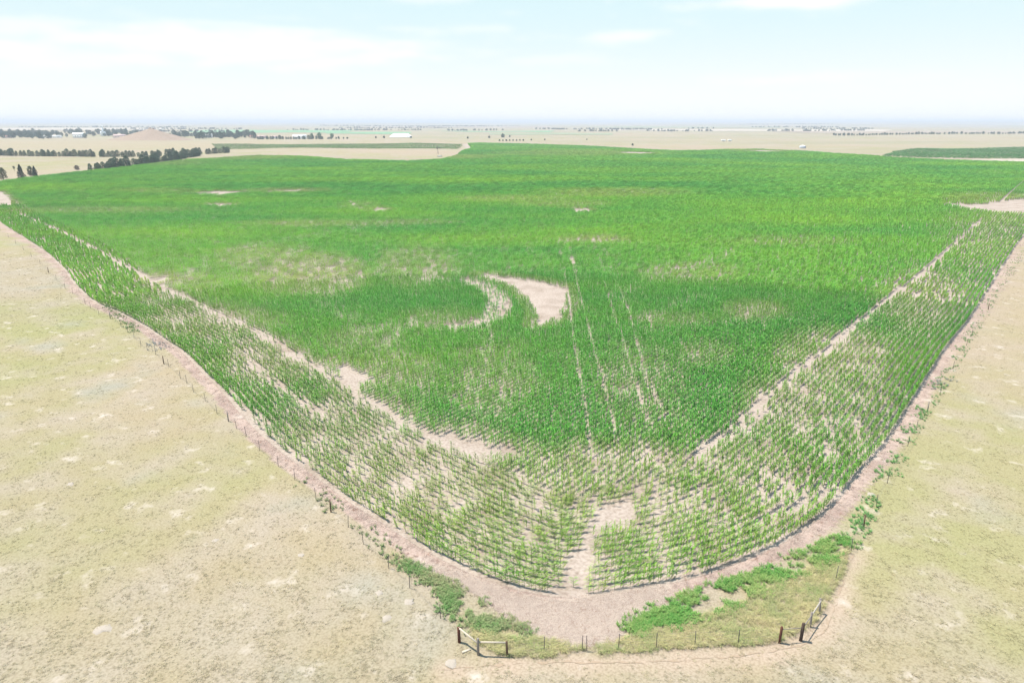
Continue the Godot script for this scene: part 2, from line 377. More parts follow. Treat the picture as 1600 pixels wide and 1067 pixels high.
# how much of the pasture's sward is green, straw or grey: the same patches for soil and tufts
func sward(x: float, z: float) -> Color:
	var a := n_patch.get_noise_2d(x, z)
	var b := n_patch.get_noise_2d(x * 0.27 + 400.0, z * 0.27)
	var c := n_patch.get_noise_2d(x * 2.3 - 300.0, z * 2.3 + 77.0)
	var w := n_far.get_noise_2d(x * 5.0 + 2000.0, z * 14.0)
	var col := mix3(Color(0.305, 0.255, 0.178), Color(0.262, 0.255, 0.133), 0.4 + 1.1 * b + 0.5 * a)
	col = mix3(col, Color(0.325, 0.28, 0.23), 0.3 + 1.0 * c - 0.6 * b)
	col = mix3(col, Color(0.27, 0.275, 0.25), 1.6 * (n_patch.get_noise_2d(x * 1.1 + 900.0, z * 1.1) - 0.28))
	col = mix3(col, Color(0.33, 0.265, 0.205), 1.4 * w)
	return mix3(col, Color(0.225, 0.225, 0.15), -1.2 * w - 0.15)


func ground_color(x: float, z: float) -> Color:
	var p := Vector2(x, z)
	var col := sward(x, z)
	if Geometry2D.is_point_in_polygon(p, TAN_PASTURE):
		return mix3(col, Color(0.315, 0.265, 0.185), 0.75)
	if z > -240.0:
		if Geometry2D.is_point_in_polygon(p, LITTER_CORNER):
			return mix3(Color(0.50, 0.415, 0.375), Color(0.36, 0.28, 0.255), 0.45 + 1.3 * n_fine.get_noise_2d(x * 0.5, z * 0.5))
		if Geometry2D.is_point_in_polygon(p, margin_poly):
			return mix3(Color(0.40, 0.315, 0.285), Color(0.30, 0.225, 0.205), 0.5 + 1.2 * n_fine.get_noise_2d(x * 0.7, z * 0.7))
		var tr := near_line(p, TRAIL)
		if tr < 1.6:
			col = mix3(Color(0.36, 0.29, 0.235), col, tr / 1.6 + 0.6 * n_fine.get_noise_2d(x, z))
	return col


# ---------------------------------------------------------------- the crop
# x: how bare the soil is (1 nothing grows), y: how thin, short and yellow the stand is
func stand(p: Vector2) -> Vector2:
	var bare := 0.0
	var thin := 0.0
	var wob := n_fine.get_noise_2d(p.x, p.y)
	for b in line_boxes:
		if b[0].has_point(p):
			var t := 1.0 - smoothstep(b[1] * 0.75, b[1] * 1.25, near_line(p, b[3]) + wob * minf(b[1], 0.8) * 1.3)
			bare = maxf(bare, t * b[2])
	for b in patch_boxes:
		if b[0].has_point(p):
			var q := p + Vector2(wob, n_fine.get_noise_2d(p.y + 50.0, p.x)) * 1.3
			if Geometry2D.is_point_in_polygon(q, b[1]):
				bare = 1.0
			elif near_line(p, b[1]) < 2.5:
				thin = maxf(thin, 0.4)
	for e in THIN_STANDS:
		var dz: float = (p.y - e[1]) / e[3]
		if absf(dz) < 1.6:
			var dx: float = (p.x - e[0] - e[4] * (p.y - e[1])) / e[2]
			var q: float = dx * dx + dz * dz
			if q < 2.4:
				thin = maxf(thin, e[5] * (1.0 - smoothstep(0.15, 2.4, q + 0.5 * wob)))
	return Vector2(bare, thin)


func crop_color(p: Vector2, thin: float) -> Color:
	var a := n_band.get_noise_2d(p.x * 0.35 + p.y * 0.12, p.y * 0.9)
	var b := n_band.get_noise_2d(p.x * 0.2 + 300.0, p.y * 0.5)
	var c := mix3(Color(0.085, 0.34, 0.06), Color(0.205, 0.455, 0.047), 0.45 + 0.75 * a + 0.5 * b)
	c = mix3(c, Color(0.30, 0.35, 0.105), thin * 0.9)
	var j := 0.7 + 0.5 * rng.randf()
	return Color(c.r * j * (0.9 + 0.25 * rng.randf()), c.g * j, c.b * j)


func leaf(s: SurfaceTool, at: Vector3, yaw: float, length: float, width: float, rise: float, segs: int, c: Color) -> void:
	s.set_color(c)
	var out := Vector3(cos(yaw), 0, sin(yaw))
	var side := Vector3(-sin(yaw), 0, cos(yaw))
	var p := at
	var ang := rise
	var last_w := width * 0.55
	for i in segs:
		var t := float(i + 1) / segs
		var q := p + (out * cos(ang) + Vector3.UP * sin(ang)) * length / segs
		var w := width * (1.0 - t * t) if i < segs - 1 else 0.0
		var twist := side.rotated(out, 0.5 * t)
		if w > 0.0:
			quad(s, p - side * last_w * 0.5, q - twist * w * 0.5, q + twist * w * 0.5, p + side * last_w * 0.5)
		else:
			tri(s, p - side * last_w * 0.5, q, p + side * last_w * 0.5)
		p = q
		last_w = w
		ang -= (0.55 + rise * 0.55) * (1.6 / segs)


# the leaves and the stalk of one plant of height 1: [[base height, yaw, length, width, rise, colour], ...]
func plant_plan(r: RandomNumberGenerator, leaves: int) -> Array:
	var out := []
	var own := r.randf_range(0.75, 1.12)
	var plane := r.randf_range(-0.45, 0.45)   # the leaves fan out along the row
	for i in leaves:
		var t := (i + 0.6) / leaves
		var fired := clampf((0.38 - t) * 2.6, 0.0, 1.0)
		var c := mix3(Color(1, 1, 1), Color(1.6, 1.15, 1.4), fired * r.randf_range(0.3, 1.0))
		out.append([0.10 + 0.74 * t, plane + PI * i + r.randf_range(-0.5, 0.5), r.randf_range(0.36, 0.5) * (1.1 - 0.45 * absf(t - 0.45)), 0.068, r.randf_range(0.35, 0.8) + 0.45 * t, c * 0.55 * own])
	return out


func add_plant(s: SurfaceTool, plan: Array, at: Vector3, w: float, h: float, segs: int) -> void:
	s.set_color(Color(0.55, 0.5, 0.5))
	tube(s, at, at + Vector3(0, 0.86 * h, 0), 0.014, 0.008, 3, false)
	for l in plan:
		leaf(s, at + Vector3(0, l[0] * h, 0), l[1], l[2] * w, l[3] * w, l[4], segs, l[5])


func grow_corn() -> void:
	var r := RandomNumberGenerator.new()
	r.seed = 77
	var variants := []
	for v in 4:
		var plan := plant_plan(r, 9)
		var whole := st()
		add_plant(whole, plan, Vector3.ZERO, 1.28, 1.0, 3)
		var lone := {"all": done(whole), "stalk": tube_mesh(Vector3.ZERO, Vector3(0, 0.86, 0), 0.014, 0.008, 4), "leaves": []}
		for l in plan:
			var s := st()
			leaf(s, Vector3(0, l[0], 0), l[1], l[2] * 1.28, l[3] * 1.28, l[4], 3, l[5])
			lone.leaves.append(done(s))
		variants.append(lone)
	var mids := []
	for v in 3:   # five plants along 1.5 m of row
		var s := st()
		for i in 5:
			add_plant(s, plant_plan(r, 7), Vector3(-0.6 + 0.3 * i + r.randf_range(-0.06, 0.06), 0, r.randf_range(-0.03, 0.03)), 1.38, r.randf_range(0.85, 1.1), 2)
		mids.append(done(s))
	var fars := []
	for v in 3:   # two rows of ten plants, 3 m long
		var s := st()
		for k in 2:
			for i in 10:
				add_plant(s, plant_plan(r, 6), Vector3(-1.35 + 0.3 * i + r.randf_range(-0.08, 0.08), 0, (k - 0.5) * 0.76 + r.randf_range(-0.04, 0.04)), 1.55, r.randf_range(0.82, 1.12), 2)
		fars.append(done(s))
	var near_list := []   # [distance, x, z, yaw, width, height, colour]
	var sm := [Scatter.new(), Scatter.new(), Scatter.new()]
	var sf := [Scatter.new(), Scatter.new(), Scatter.new()]
	const DA := 150.0
	const DB := 330.0
	# headland rows follow the fence round the corner
	var curve := smooth_line(FIELD_EDGE, 0.25)
	for k in 18:
		var off := 0.5 + 0.76 * k
		for i in range(1, curve.size() - 1):
			var dir := (curve[i + 1] - curve[i - 1]).normalized()
			var nrm := Vector2(dir.y, -dir.x)
			var p := curve[i] + nrm * off
			var turn_ := absf((curve[i + 1] - curve[i]).angle_to(curve[i] - curve[i - 1])) / 0.25
			if rng.randf() > 1.0 - off * turn_:
				continue
			plant_at(p, dir, i, near_list, sm, sf, DA, DB, k % 2, 0.13)
	# inside, rows run parallel with the long side
	var u := Vector2(0.629, -0.777)
	var v2 := Vector2(-0.777, -0.629)
	var j := 0
	var vv := -60.0
	while vv < 1180.0:
		j += 1
		vv += 0.76
		var i := 0
		var uu := -620.0
		while uu < 1120.0:
			var p := u * uu + v2 * vv
			var far_off := p.length()
			var step := 0.25 if far_off < DA else 1.55 if far_off < DB else 3.1
			uu += step
			i += 1
			if p.y > -38.0 or absf(p.x) > 0.86 * -p.y + 14.0:
				continue
			if far_off > DB and j % 2:
				continue
			if Geometry2D.is_point_in_polygon(p, inner_poly) and Geometry2D.is_point_in_polygon(p, field_poly):
				plant_at(p, u, 0, near_list, sm, sf, DA, DB, 0)
	near_list.sort_custom(func(a, b): return a[0] < b[0])
	print("corn plants ", near_list.size(), " row pieces ", sm[0].n + sm[1].n + sm[2].n, " far pieces ", sf[0].n + sf[1].n + sf[2].n)
	# the 300 that show largest stand as things of their own
	var count := 0
	var tints := {}
	var rest := [Scatter.new(), Scatter.new(), Scatter.new(), Scatter.new()]
	for e in near_list:
		var v: int = int(absf(e[3]) * 1000.0) % 4
		var at := Vector3(e[1], height(e[1], e[2]) + 0.02, e[2])
		if count < 300:
			count += 1
			var c: Color = e[6]
			var key := int(clampf(c.r / c.g * 12.0, 2.0, 11.0)) * 10 + int(clampf(c.g * 26.0, 3.0, 9.0))
			if not tints.has(key):
				var m := tinted(0.75, 0.7)
				m.albedo_color = Color(minf(c.r / 0.55, 1.0), minf(c.g / 0.55, 1.0), minf(c.b / 0.55, 1.0)).linear_to_srgb()
				tints[key] = m
			var o := thing("corn_plant", at, e[3], "green corn plant with narrow upright leaves on the field's bare rounded corner edge", "corn plant", "corn plants along the field's rounded corner edge")
			o.scale = Vector3(e[4], e[5], e[4])
			part("stalk", variants[v].stalk, M.stalk, o)
			for l in variants[v].leaves:
				part("leaf", l, tints[key], o)
		else:
			var c: Color = e[6]
			rest[v].put(at, e[3], e[4], e[5], Color(c.r / 0.55, c.g / 0.55, c.b / 0.55), rng.randf_range(0.0, 0.16))
	var crop := Node3D.new()
	crop.name = "corn_crop"
	add_child(crop)
	tag(crop, "broad green corn crop in rows filling the whole field", "corn crop", "", "stuff")
	for v in 4:
		scattered("corn_stand", variants[v].all, M.corn, rest[v], crop)
	for v in 3:
		scattered("corn_row", mids[v], M.corn, sm[v], crop)
		scattered("corn_canopy", fars[v], M.corn, sf[v], crop)
	# two more crops farther out
	var sg := Scatter.new()
	var sp := Scatter.new()
	fill_crop(GREEN_STRIP, sg, 4.0, Color(0.16, 0.27, 0.10), 0.7)
	fill_crop(PIVOT_FIELD, sp, 4.0, Color(0.09, 0.25, 0.075), 1.0)
	tag(scattered("distant_green_crop", fars[0], M.corn, sg, self), "pale green strip of crop beyond the tan pasture point", "crop", "", "stuff")
	tag(scattered("pivot_crop", fars[1], M.corn, sp, self), "separate green crop with curved edge beyond the pale road strip", "crop", "", "stuff")


func fill_crop(poly: PackedVector2Array, s: Scatter, gap: float, c: Color, h: float) -> void:
	var r := rect_of(poly, 0.0)
	var z := r.position.y
	while z < r.end.y:
		var x := r.position.x
		while x < r.end.x:
			var p := Vector2(x + rng.randf_range(-1, 1), z + rng.randf_range(-1, 1))
			if Geometry2D.is_point_in_polygon(p, poly):
				var k := (0.85 + 0.3 * rng.randf()) * (1.0 + 0.35 * n_band.get_noise_2d(x, z)) / 0.55
				s.put(on_ground(p), rng.randf() * TAU, 1.2, h * rng.randf_range(0.9, 1.2), Color(c.r * k, c.g * k, c.b * k))
			x += gap
		z += gap


func plant_at(p: Vector2, dir: Vector2, i: int, near_list: Array, sm: Array, sf: Array, da: float, db: float, odd: int, poorer := 0.0) -> void:
	if absf(p.x) > 0.86 * -p.y + 14.0:
		return
	var d := p.length()
	if d >= da and i % 6 != 0:
		return
	if d >= db and (i % 12 != 0 or odd):
		return
	var s := stand(p)
	var patchy := n_fine.get_noise_2d(p.x * 0.55 + 31.0, p.y * 0.55)
	var thin := clampf(s.y + poorer + 0.04 + 0.2 * maxf(0.0, patchy), 0.0, 1.0)
	if rng.randf() < s.x:
		return
	var yaw := atan2(-dir.y, dir.x)
	var h := (1.3 - 0.38 * thin) * rng.randf_range(0.7, 1.22)
	if d < da:
		if rng.randf() < 0.03 + thin * 0.5 + patchy * 0.6 * thin:
			return
		p += dir * rng.randf_range(-0.09, 0.09) + Vector2(rng.randf_range(-0.025, 0.025), rng.randf_range(-0.025, 0.025))
		near_list.append([d, p.x, p.y, yaw + rng.randf_range(-0.35, 0.35) + (PI if rng.randf() < 0.5 else 0.0), rng.randf_range(0.85, 1.15) * (1.05 - 0.3 * thin), h, crop_color(p, thin * 0.8)])
		return
	if rng.randf() < thin * (0.6 if d < db else 0.4):
		return
	var c := crop_color(p, thin)
	c = Color(c.r / 0.55, c.g / 0.55, c.b / 0.55)
	var which := rng.randi() % 3
	var at := on_ground(p + Vector2(rng.randf_range(-0.1, 0.1), rng.randf_range(-0.1, 0.1)), 0.02)
	if rng.randf() < 0.5:
		yaw += PI
	if d < db:
		sm[which].put(at, yaw, 1.04, h, c)
	else:
		sf[which].put(at, yaw, 1.06, h, c)


func smooth_line(line: PackedVector2Array, step: float) -> PackedVector2Array:
	var c := Curve2D.new()
	c.bake_interval = 0.4
	for i in line.size():
		var t := (line[mini(i + 1, line.size() - 1)] - line[maxi(i - 1, 0)])
		var back := line[i].distance_to(line[maxi(i - 1, 0)])
		var on := line[i].distance_to(line[mini(i + 1, line.size() - 1)])
		t = t.normalized()
		c.add_point(line[i], -t * back / 3.0, t * on / 3.0)
	var out := PackedVector2Array()
	var total := c.get_baked_length()
	var s := 0.0
	while s < total:
		out.append(c.sample_baked(s))
		s += step
	return out


# ---------------------------------------------------------------- grass and weeds
func tuft_mesh(seed_: int, blades: int, spread: float, tall: float, wide: float, droop: float) -> ArrayMesh:
	var r := RandomNumberGenerator.new()
	r.seed = seed_
	var s := st()
	for i in blades:
		var yaw := r.randf() * TAU
		var at := Vector3(r.randf_range(-1, 1), 0, r.randf_range(-1, 1)) * spread
		leaf(s, at, yaw, tall * r.randf_range(0.6, 1.15), wide, r.randf_range(0.7, 1.4) - droop, 2, Color(1, 1, 1) * r.randf_range(0.8, 1.0))
	return done(s)


func weed_mesh(seed_: int) -> ArrayMesh:
	var r := RandomNumberGenerator.new()
	r.seed = seed_
	var s := st()
	for k in 9:
		var yaw := r.randf() * TAU
		var tip := Vector3(cos(yaw) * r.randf_range(0.05, 0.35), r.randf_range(0.25, 0.62), sin(yaw) * r.randf_range(0.05, 0.35))
		s.set_color(Color(0.7, 0.7, 0.6))
		tube(s, Vector3.ZERO, tip, 0.012, 0.006, 3, false)
		for i in 20:
			leaf(s, tip * r.randf_range(0.25, 1.05), r.randf() * TAU, r.randf_range(0.06, 0.12), 0.03, r.randf_range(0.1, 1.0), 2, Color(1, 1, 1) * r.randf_range(0.75, 1.0))
	return done(s)


func in_poly(poly: PackedVector2Array) -> Vector2:
	var r := rect_of(poly, 0.0)
	for i in 60:
		var p := r.position + Vector2(rng.randf(), rng.randf()) * r.size
		if Geometry2D.is_point_in_polygon(p, poly):
			return p
	return poly[0]


func along(line: PackedVector2Array, off: float) -> Vector2:
	var i := rng.randi() % (line.size() - 1)
	return line[i].lerp(line[i + 1], rng.randf()) + Vector2(rng.randf_range(-off, off), rng.randf_range(-off, off))


func grow_sward() -> void:
	var tufts := [tuft_mesh(1, 16, 0.07, 0.22, 0.016, 0.15), tuft_mesh(2, 22, 0.12, 0.17, 0.016, 0.3), tuft_mesh(3, 12, 0.05, 0.30, 0.014, 0.0)]
	var ss := [Scatter.new(), Scatter.new(), Scatter.new()]
	for i in 150000:
		var z := -(29.0 + 150.0 * pow(rng.randf(), 1.9))
		var x := rng.randf_range(-1.0, 1.0) * (0.82 * -z + 5.0)
		var p := Vector2(x, z)
		if Geometry2D.is_point_in_polygon(p, margin_poly) or Geometry2D.is_point_in_polygon(p, LITTER_CORNER):
			continue
		var clump := n_fine.get_noise_2d(x * 1.6, z * 1.6)
		if rng.randf() > 0.5 + clump * 0.9:
			continue
		if near_line(p, TRAIL) < 0.9 and rng.randf() < 0.8:
			continue
		var c := sward(x, z)
		c = mix3(c, Color(0.33, 0.25, 0.15), rng.randf() * 0.4)
		c = mix3(c, Color(0.24, 0.25, 0.13), rng.randf() * 0.3)
		var k := rng.randf_range(1.0, 1.6)
		var big := rng.randf_range(0.3, 0.85) * (1.0 + maxf(0.0, -z - 70.0) * 0.008)
		ss[rng.randi() % 3].put(on_ground(p), rng.randf() * TAU, big * 1.4, big * (0.65 + 0.5 * maxf(0.0, clump)), Color(c.r * k, c.g * k, c.b * k))
	var grass := Node3D.new()
	grass.name = "pasture_grass"
	add_child(grass)
	tag(grass, "short dry straw coloured grass tufts over the grazed pasture", "grass", "", "stuff")
	for v in 3:
		scattered("grass_tufts", tufts[v], M.grass, ss[v], grass)
	# dead weeds blown against the fence: the pinkish mat round the field
	var dry := [tuft_mesh(11, 14, 0.16, 0.42, 0.018, 0.55), tuft_mesh(12, 16, 0.22, 0.5, 0.018, 0.75)]
	var sd := [Scatter.new(), Scatter.new()]
	for i in 22000:
		var p := in_poly(LITTER_CORNER) if i % 3 == 0 else Vector2.ZERO
		if i % 3:
			var e := FIELD_EDGE[0]
			var k := rng.randi_range(3, FIELD_EDGE.size() - 4)
			e = FIELD_EDGE[k].lerp(FIELD_EDGE[k + 1], rng.randf())
			p = e + Vector2(rng.randf_range(-3.6, 3.6), rng.randf_range(-3.6, 3.6))
			if not Geometry2D.is_point_in_polygon(p, margin_poly) or Geometry2D.is_point_in_polygon(p, field_poly):
				continue
		var c := mix3(Color(0.58, 0.48, 0.42), Color(0.30, 0.21, 0.19), pow(rng.randf(), 1.4))
		if i % 3 == 0:
			c = mix3(c, Color(0.72, 0.62, 0.54), rng.randf() * 0.8)
		if rng.randf() < 0.04:
			c = Color(0.27, 0.14, 0.09)
		sd[i % 2].put(on_ground(p), rng.randf() * TAU, rng.randf_range(0.6, 1.1), rng.randf_range(0.5, 1.0), c)
	for i in 9000:
		var z := -rng.randf_range(42.0, 95.0)
		var p := Vector2(rng.randf_range(-0.7, 0.7) * -z, z)
		if Geometry2D.is_point_in_polygon(p, field_poly):
			sd[i % 2].put(on_ground(p, 0.02), rng.randf() * TAU, rng.randf_range(0.3, 0.6), rng.randf_range(0.15, 0.35), mix3(Color(0.46, 0.39, 0.30), Color(0.24, 0.17, 0.12), rng.randf()))
	var litter := Node3D.new()
	litter.name = "dry_weed_litter"
	add_child(litter)
	tag(litter, "pinkish tan mat of dead weeds between corn and fence", "dead weeds", "", "stuff")
	for v in 2:
		scattered("dead_weeds", dry[v], M.grass, sd[v], litter)
	# green weeds
	var wm := [weed_mesh(21), weed_mesh(22), weed_mesh(23)]
	weed_bank("weed_bank", "dense bank of green weeds by the whitened rail brace", wm, WEEDS_A, 1700, Color(0.14, 0.31, 0.09), Color(0.38, 0.38, 0.21), 0.9, -0.15)
	weed_bank("weed_bank", "wide bright green weed bank below the corn's curved edge", wm, WEEDS_B, 3400, Color(0.12, 0.34, 0.07), Color(0.36, 0.44, 0.16), 1.1, -0.2)
	weed_row("weed_row", "broken row of green weeds along fence beside thinning corn", wm, WEED_LINE_R, 1300, Color(0.14, 0.34, 0.10))
	weed_row("weed_row", "green weeds lining the fence where the field edge bulges", wm, WEED_LINE_L, 900, Color(0.18, 0.30, 0.11))
	weed_row("weed_row", "sparse olive weeds at fence beside the pinkish litter strip", wm, WEED_LINE_L2, 160, Color(0.19, 0.27, 0.11))
	weed_bank("sagebrush_patch", "pale blue grey sage patch by the pinkish bank near bulging fence", wm, SAGE_SPOT, 130, Color(0.30, 0.33, 0.34), Color(0.36, 0.38, 0.38), 0.8)
	weed_bank("sagebrush_patch", "pale blue grey sage patch beside fence near thin headland corn", wm, SAGE_SPOT_R, 120, Color(0.29, 0.32, 0.30), Color(0.36, 0.38, 0.36), 0.8)
	# taller yellow-green grass inside the corner
	var tall := [tuft_mesh(31, 18, 0.14, 0.52, 0.018, 0.05), tuft_mesh(32, 16, 0.18, 0.42, 0.018, 0.2)]
	tall_grass("tall_grass", "tall yellow green grass between weed bank and dark brace posts", tall, TALL_GRASS, 2400)
	tall_grass("tall_grass", "yellowish bunch grass round the whitened rail brace", tall, TALL_GRASS_B, 420)


func weed_bank(called: String, label: String, meshes: Array, poly: PackedVector2Array, n: int, a: Color, b: Color, size: float, gaps := -0.10) -> void:
	var s := Scatter.new()
	for i in n:
		var p := in_poly(poly)
		p += Vector2(rng.randf_range(-0.8, 0.8), rng.randf_range(-0.5, 0.5))
		if n_fine.get_noise_2d(p.x * 1.2 + 9.0, p.y * 1.2) < gaps + rng.randf_range(-0.12, 0.12):
			continue
		var c := mix3(a, b, 0.4 + 0.7 * n_fine.get_noise_2d(p.x * 0.6, p.y * 0.6 + 70.0) + rng.randf_range(-0.3, 0.4))
		var k := rng.randf_range(0.3, 0.8) * size
		s.put(on_ground(p), rng.randf() * TAU, k, k * rng.randf_range(0.7, 1.1), c)
	tag(scattered(numbered(called), meshes[0], M.grass, s, self), label, "weeds", "", "stuff")


func weed_row(called: String, label: String, meshes: Array, line: PackedVector2Array, n: int, a: Color) -> void:
	var s := Scatter.new()
	for i in n:
		var p := along(line, 0.9)
		if n_fine.get_noise_2d(p.x * 0.8 + 9.0, p.y * 0.8) < -0.08:
			continue
		var k := rng.randf_range(0.25, 0.7)
		s.put(on_ground(p), rng.randf() * TAU, k, k * 0.8, Color(a.r, a.g, a.b) * rng.randf_range(0.8, 1.3))
	tag(scattered(numbered(called), meshes[1], M.grass, s, self), label, "weeds", "", "stuff")


func tall_grass(called: String, label: String, meshes: Array, poly: PackedVector2Array, n: int) -> void:
	var s := Scatter.new()
	for i in n:
		var p := in_poly(poly)
		var c := mix3(Color(0.50, 0.45, 0.22), Color(0.24, 0.34, 0.11), 0.5 + 0.8 * n_fine.get_noise_2d(p.x, p.y) + rng.randf_range(-0.5, 0.5))
		c = mix3(c, Color(0.48, 0.39, 0.25), rng.randf() * 0.7)
		var k := rng.randf_range(0.6, 1.15)
		s.put(on_ground(p), rng.randf() * TAU, k, k, c)
	tag(scattered(numbered(called), meshes[0], M.grass, s, self), label, "grass", "", "stuff")


# ---------------------------------------------------------------- fences
func post_row(line: PackedVector2Array, gap: float, skip_ends: bool) -> PackedVector2Array:
	var out := PackedVector2Array()
	var total := 0.0
	for i in line.size() - 1:
		total += line[i].distance_to(line[i + 1])
	var n := int(round(total / gap))
	for k in range(1 if skip_ends else 0, n if skip_ends else n + 1):
		var want := total * k / n + rng.randf_range(-0.3, 0.3) * gap * 0.5
		for i in line.size() - 1:
			var l := line[i].distance_to(line[i + 1])
			if want <= l or i == line.size() - 2:
				out.append(line[i].lerp(line[i + 1], clampf(want / l, 0.0, 1.0)))
				break
			want -= l
	return out


func fence(label: String, posts: PackedVector2Array, ends: Array, wooden_every: int) -> void:
	var f := thing("wire_fence", on_ground(posts[0]), 0.0, label, "fence")
	var base := f.position
	var tops := []
	if ends[0] != null: tops.append(ends[0])
	var i := 0
	for p in posts:
		i += 1
		var at := on_ground(p) - base
		var lean := Vector3(rng.randf_range(-0.05, 0.05), 0, rng.randf_range(-0.05, 0.05))
		if wooden_every and i % wooden_every == 0:
			part("post", tube_mesh(Vector3(0, -0.25, 0), Vector3(0, 1.25, 0) + lean, 0.07, 0.06, 8), M.old_wood if i % 2 else M.grey_wood, f, at)
		else:
			var s := st()
			box(s, Vector3(-0.022, -0.25, -0.005), Vector3(0.022, 1.22, 0.005))
			box(s, Vector3(-0.005, -0.25, 0.005), Vector3(0.005, 1.22, 0.035))
			var o := part("post", done(s), M.steel_post, f, at)
			o.rotation = Vector3(lean.z, rng.randf() * TAU, lean.x)
		tops.append(at + lean * 0.7)
	if ends[1] != null: tops.append(ends[1])
	for k in 4:
		var y := 0.35 + 0.26 * k
		var s := st()
		for q in tops.size() - 1:
			var a: Vector3 = tops[q] + Vector3(0, y, 0)
			var b: Vector3 = tops[q + 1] + Vector3(0, y, 0)
			var m := (a + b) * 0.5 - Vector3(0, 0.02, 0)
			tube(s, a, m, 0.004, 0.004, 3, false)
			tube(s, m, b, 0.004, 0.004, 3, false)
		part("wire", done(s), M.wire, f)


func wood_post(parent: Node3D, at: Vector3, tall: float, r: float, m: Material, lean := Vector3.ZERO) -> void:
	var s := st()
	tube(s, Vector3(0, -0.4, 0), Vector3(0, tall - 0.03, 0) + lean, r * 1.06, r, 10)
	tube(s, Vector3(0, tall - 0.03, 0) + lean, Vector3(0, tall, 0) + lean, r, r * 0.8, 10)
	part("post", done(s), m, parent, at)


func build_fences() -> void:
	var bl := thing("corner_brace", on_ground(BRACE_L[1]), 0.0, "corner fence brace with whitened rails and one dark reddish post", "fence brace")
	var o := bl.position
	var pa := on_ground(BRACE_L[0]) - o
	var pc := on_ground(BRACE_L[2]) - o
	wood_post(bl, pa, 1.22, 0.10, M.red_wood, Vector3(-0.03, 0, 0))
	wood_post(bl, Vector3.ZERO, 1.32, 0.085, M.grey_wood)
	wood_post(bl, pc, 1.18, 0.075, M.old_wood, Vector3(-0.05, 0, 0.0))
	part("rail", tube_mesh(pa + Vector3(-0.03, 1.17, 0), Vector3(-0.05, 0.98, 0), 0.06, 0.065, 8), M.white_wood, bl)
	part("rail", tube_mesh(Vector3(0.07, 1.02, 0), pc + Vector3(-0.11, 1.08, 0), 0.06, 0.055, 8), M.white_wood, bl)
	for y in [0.4, 0.66, 0.9]:
		var s := st()
		tube(s, pa + Vector3(0, y, 0), Vector3(0, y, 0), 0.004, 0.004, 3)
		tube(s, Vector3(0, y, 0), pc + Vector3(0, y, 0), 0.004, 0.004, 3)
		part("wire", done(s), M.wire, bl)
	part("brace_wire", tube_mesh(Vector3(0, 0.95, 0), pa + Vector3(0, 0.15, 0), 0.006, 0.006, 4), M.wire, bl)

	var br := thing("corner_brace", on_ground(BRACE_R[1]), 0.0, "corner fence brace with two dark posts and grey angled rails", "fence brace")
	o = br.position
	pa = on_ground(BRACE_R[0]) - o
	var pb := on_ground(BRACE_R[2]) - o
	pc = on_ground(BRACE_R[3]) - o
	wood_post(br, pa, 1.30, 0.085, M.red_wood, Vector3(0.03, 0, 0))
	wood_post(br, Vector3.ZERO, 1.42, 0.105, M.dark_wood, Vector3(0.03, 0, 0))
	wood_post(br, pb, 1.22, 0.075, M.grey_wood, Vector3(-0.06, 0, 0))
	wood_post(br, pc, 1.25, 0.075, M.grey_wood, Vector3(-0.12, 0, 0))
	part("rail", tube_mesh(pa + Vector3(0.08, 1.08, 0), Vector3(-0.08, 1.05, 0), 0.028, 0.028, 8), M.grey_wood, br)
	part("rail", tube_mesh(Vector3(0.06, 1.05, -0.06), pb + Vector3(-0.06, 1.0, 0.05), 0.035, 0.035, 8), M.grey_wood, br)
	part("rail", tube_mesh(pb + Vector3(0, 0.95, -0.04), pc + Vector3(-0.08, 1.12, 0.05), 0.042, 0.038, 8), M.pale_wood, br)
	part("hanging_stick", tube_mesh(pa + Vector3(0.45, 0.92, 0.02), pa + Vector3(0.95, 0.62, -0.1), 0.022, 0.016, 6), M.dark_wood, br)
	for y in [0.38, 0.66, 0.92]:
		var s := st()
		tube(s, pa + Vector3(0, y, 0), Vector3(0, y, 0), 0.004, 0.004, 3)
		tube(s, Vector3(0, y, 0), pb + Vector3(0, y, 0), 0.004, 0.004, 3)
		tube(s, pb + Vector3(0, y, 0), pc + Vector3(0, y, 0), 0.004, 0.004, 3)
		part("wire", done(s), M.wire, br)
	var lpost := FENCE_L
	var fb := on_ground(lpost[0])
	fence("long wire fence with dark posts running beside the pinkish litter strip", lpost, [null, on_ground(BRACE_L[0]) - fb], 7)
	var fp := FENCE_FRONT.slice(1, FENCE_FRONT.size() - 1)
	fb = on_ground(fp[0])
	fence("short front fence of thin steel posts joining the two corner braces", fp, [on_ground(BRACE_L[2]) - fb, on_ground(BRACE_R[0]) - fb], 0)
	var rpost := FENCE_R
	fb = on_ground(rpost[0])
	fence("wire fence beside thinning headland corn and broken green weeds", rpost, [null, on_ground(BRACE_R[3]) - fb], 5)
	# a broken board by the brace
	var pl := thing("plank", on_ground(Vector2(-3.0, -36.3), 0.03), 0.5, "short pale broken board lying in grass by whitened rail brace", "plank")
	part("board", box_mesh(Vector3(-0.3, 0, -0.08), Vector3(0.3, 0.035, 0.08)), M.white_wood, pl)


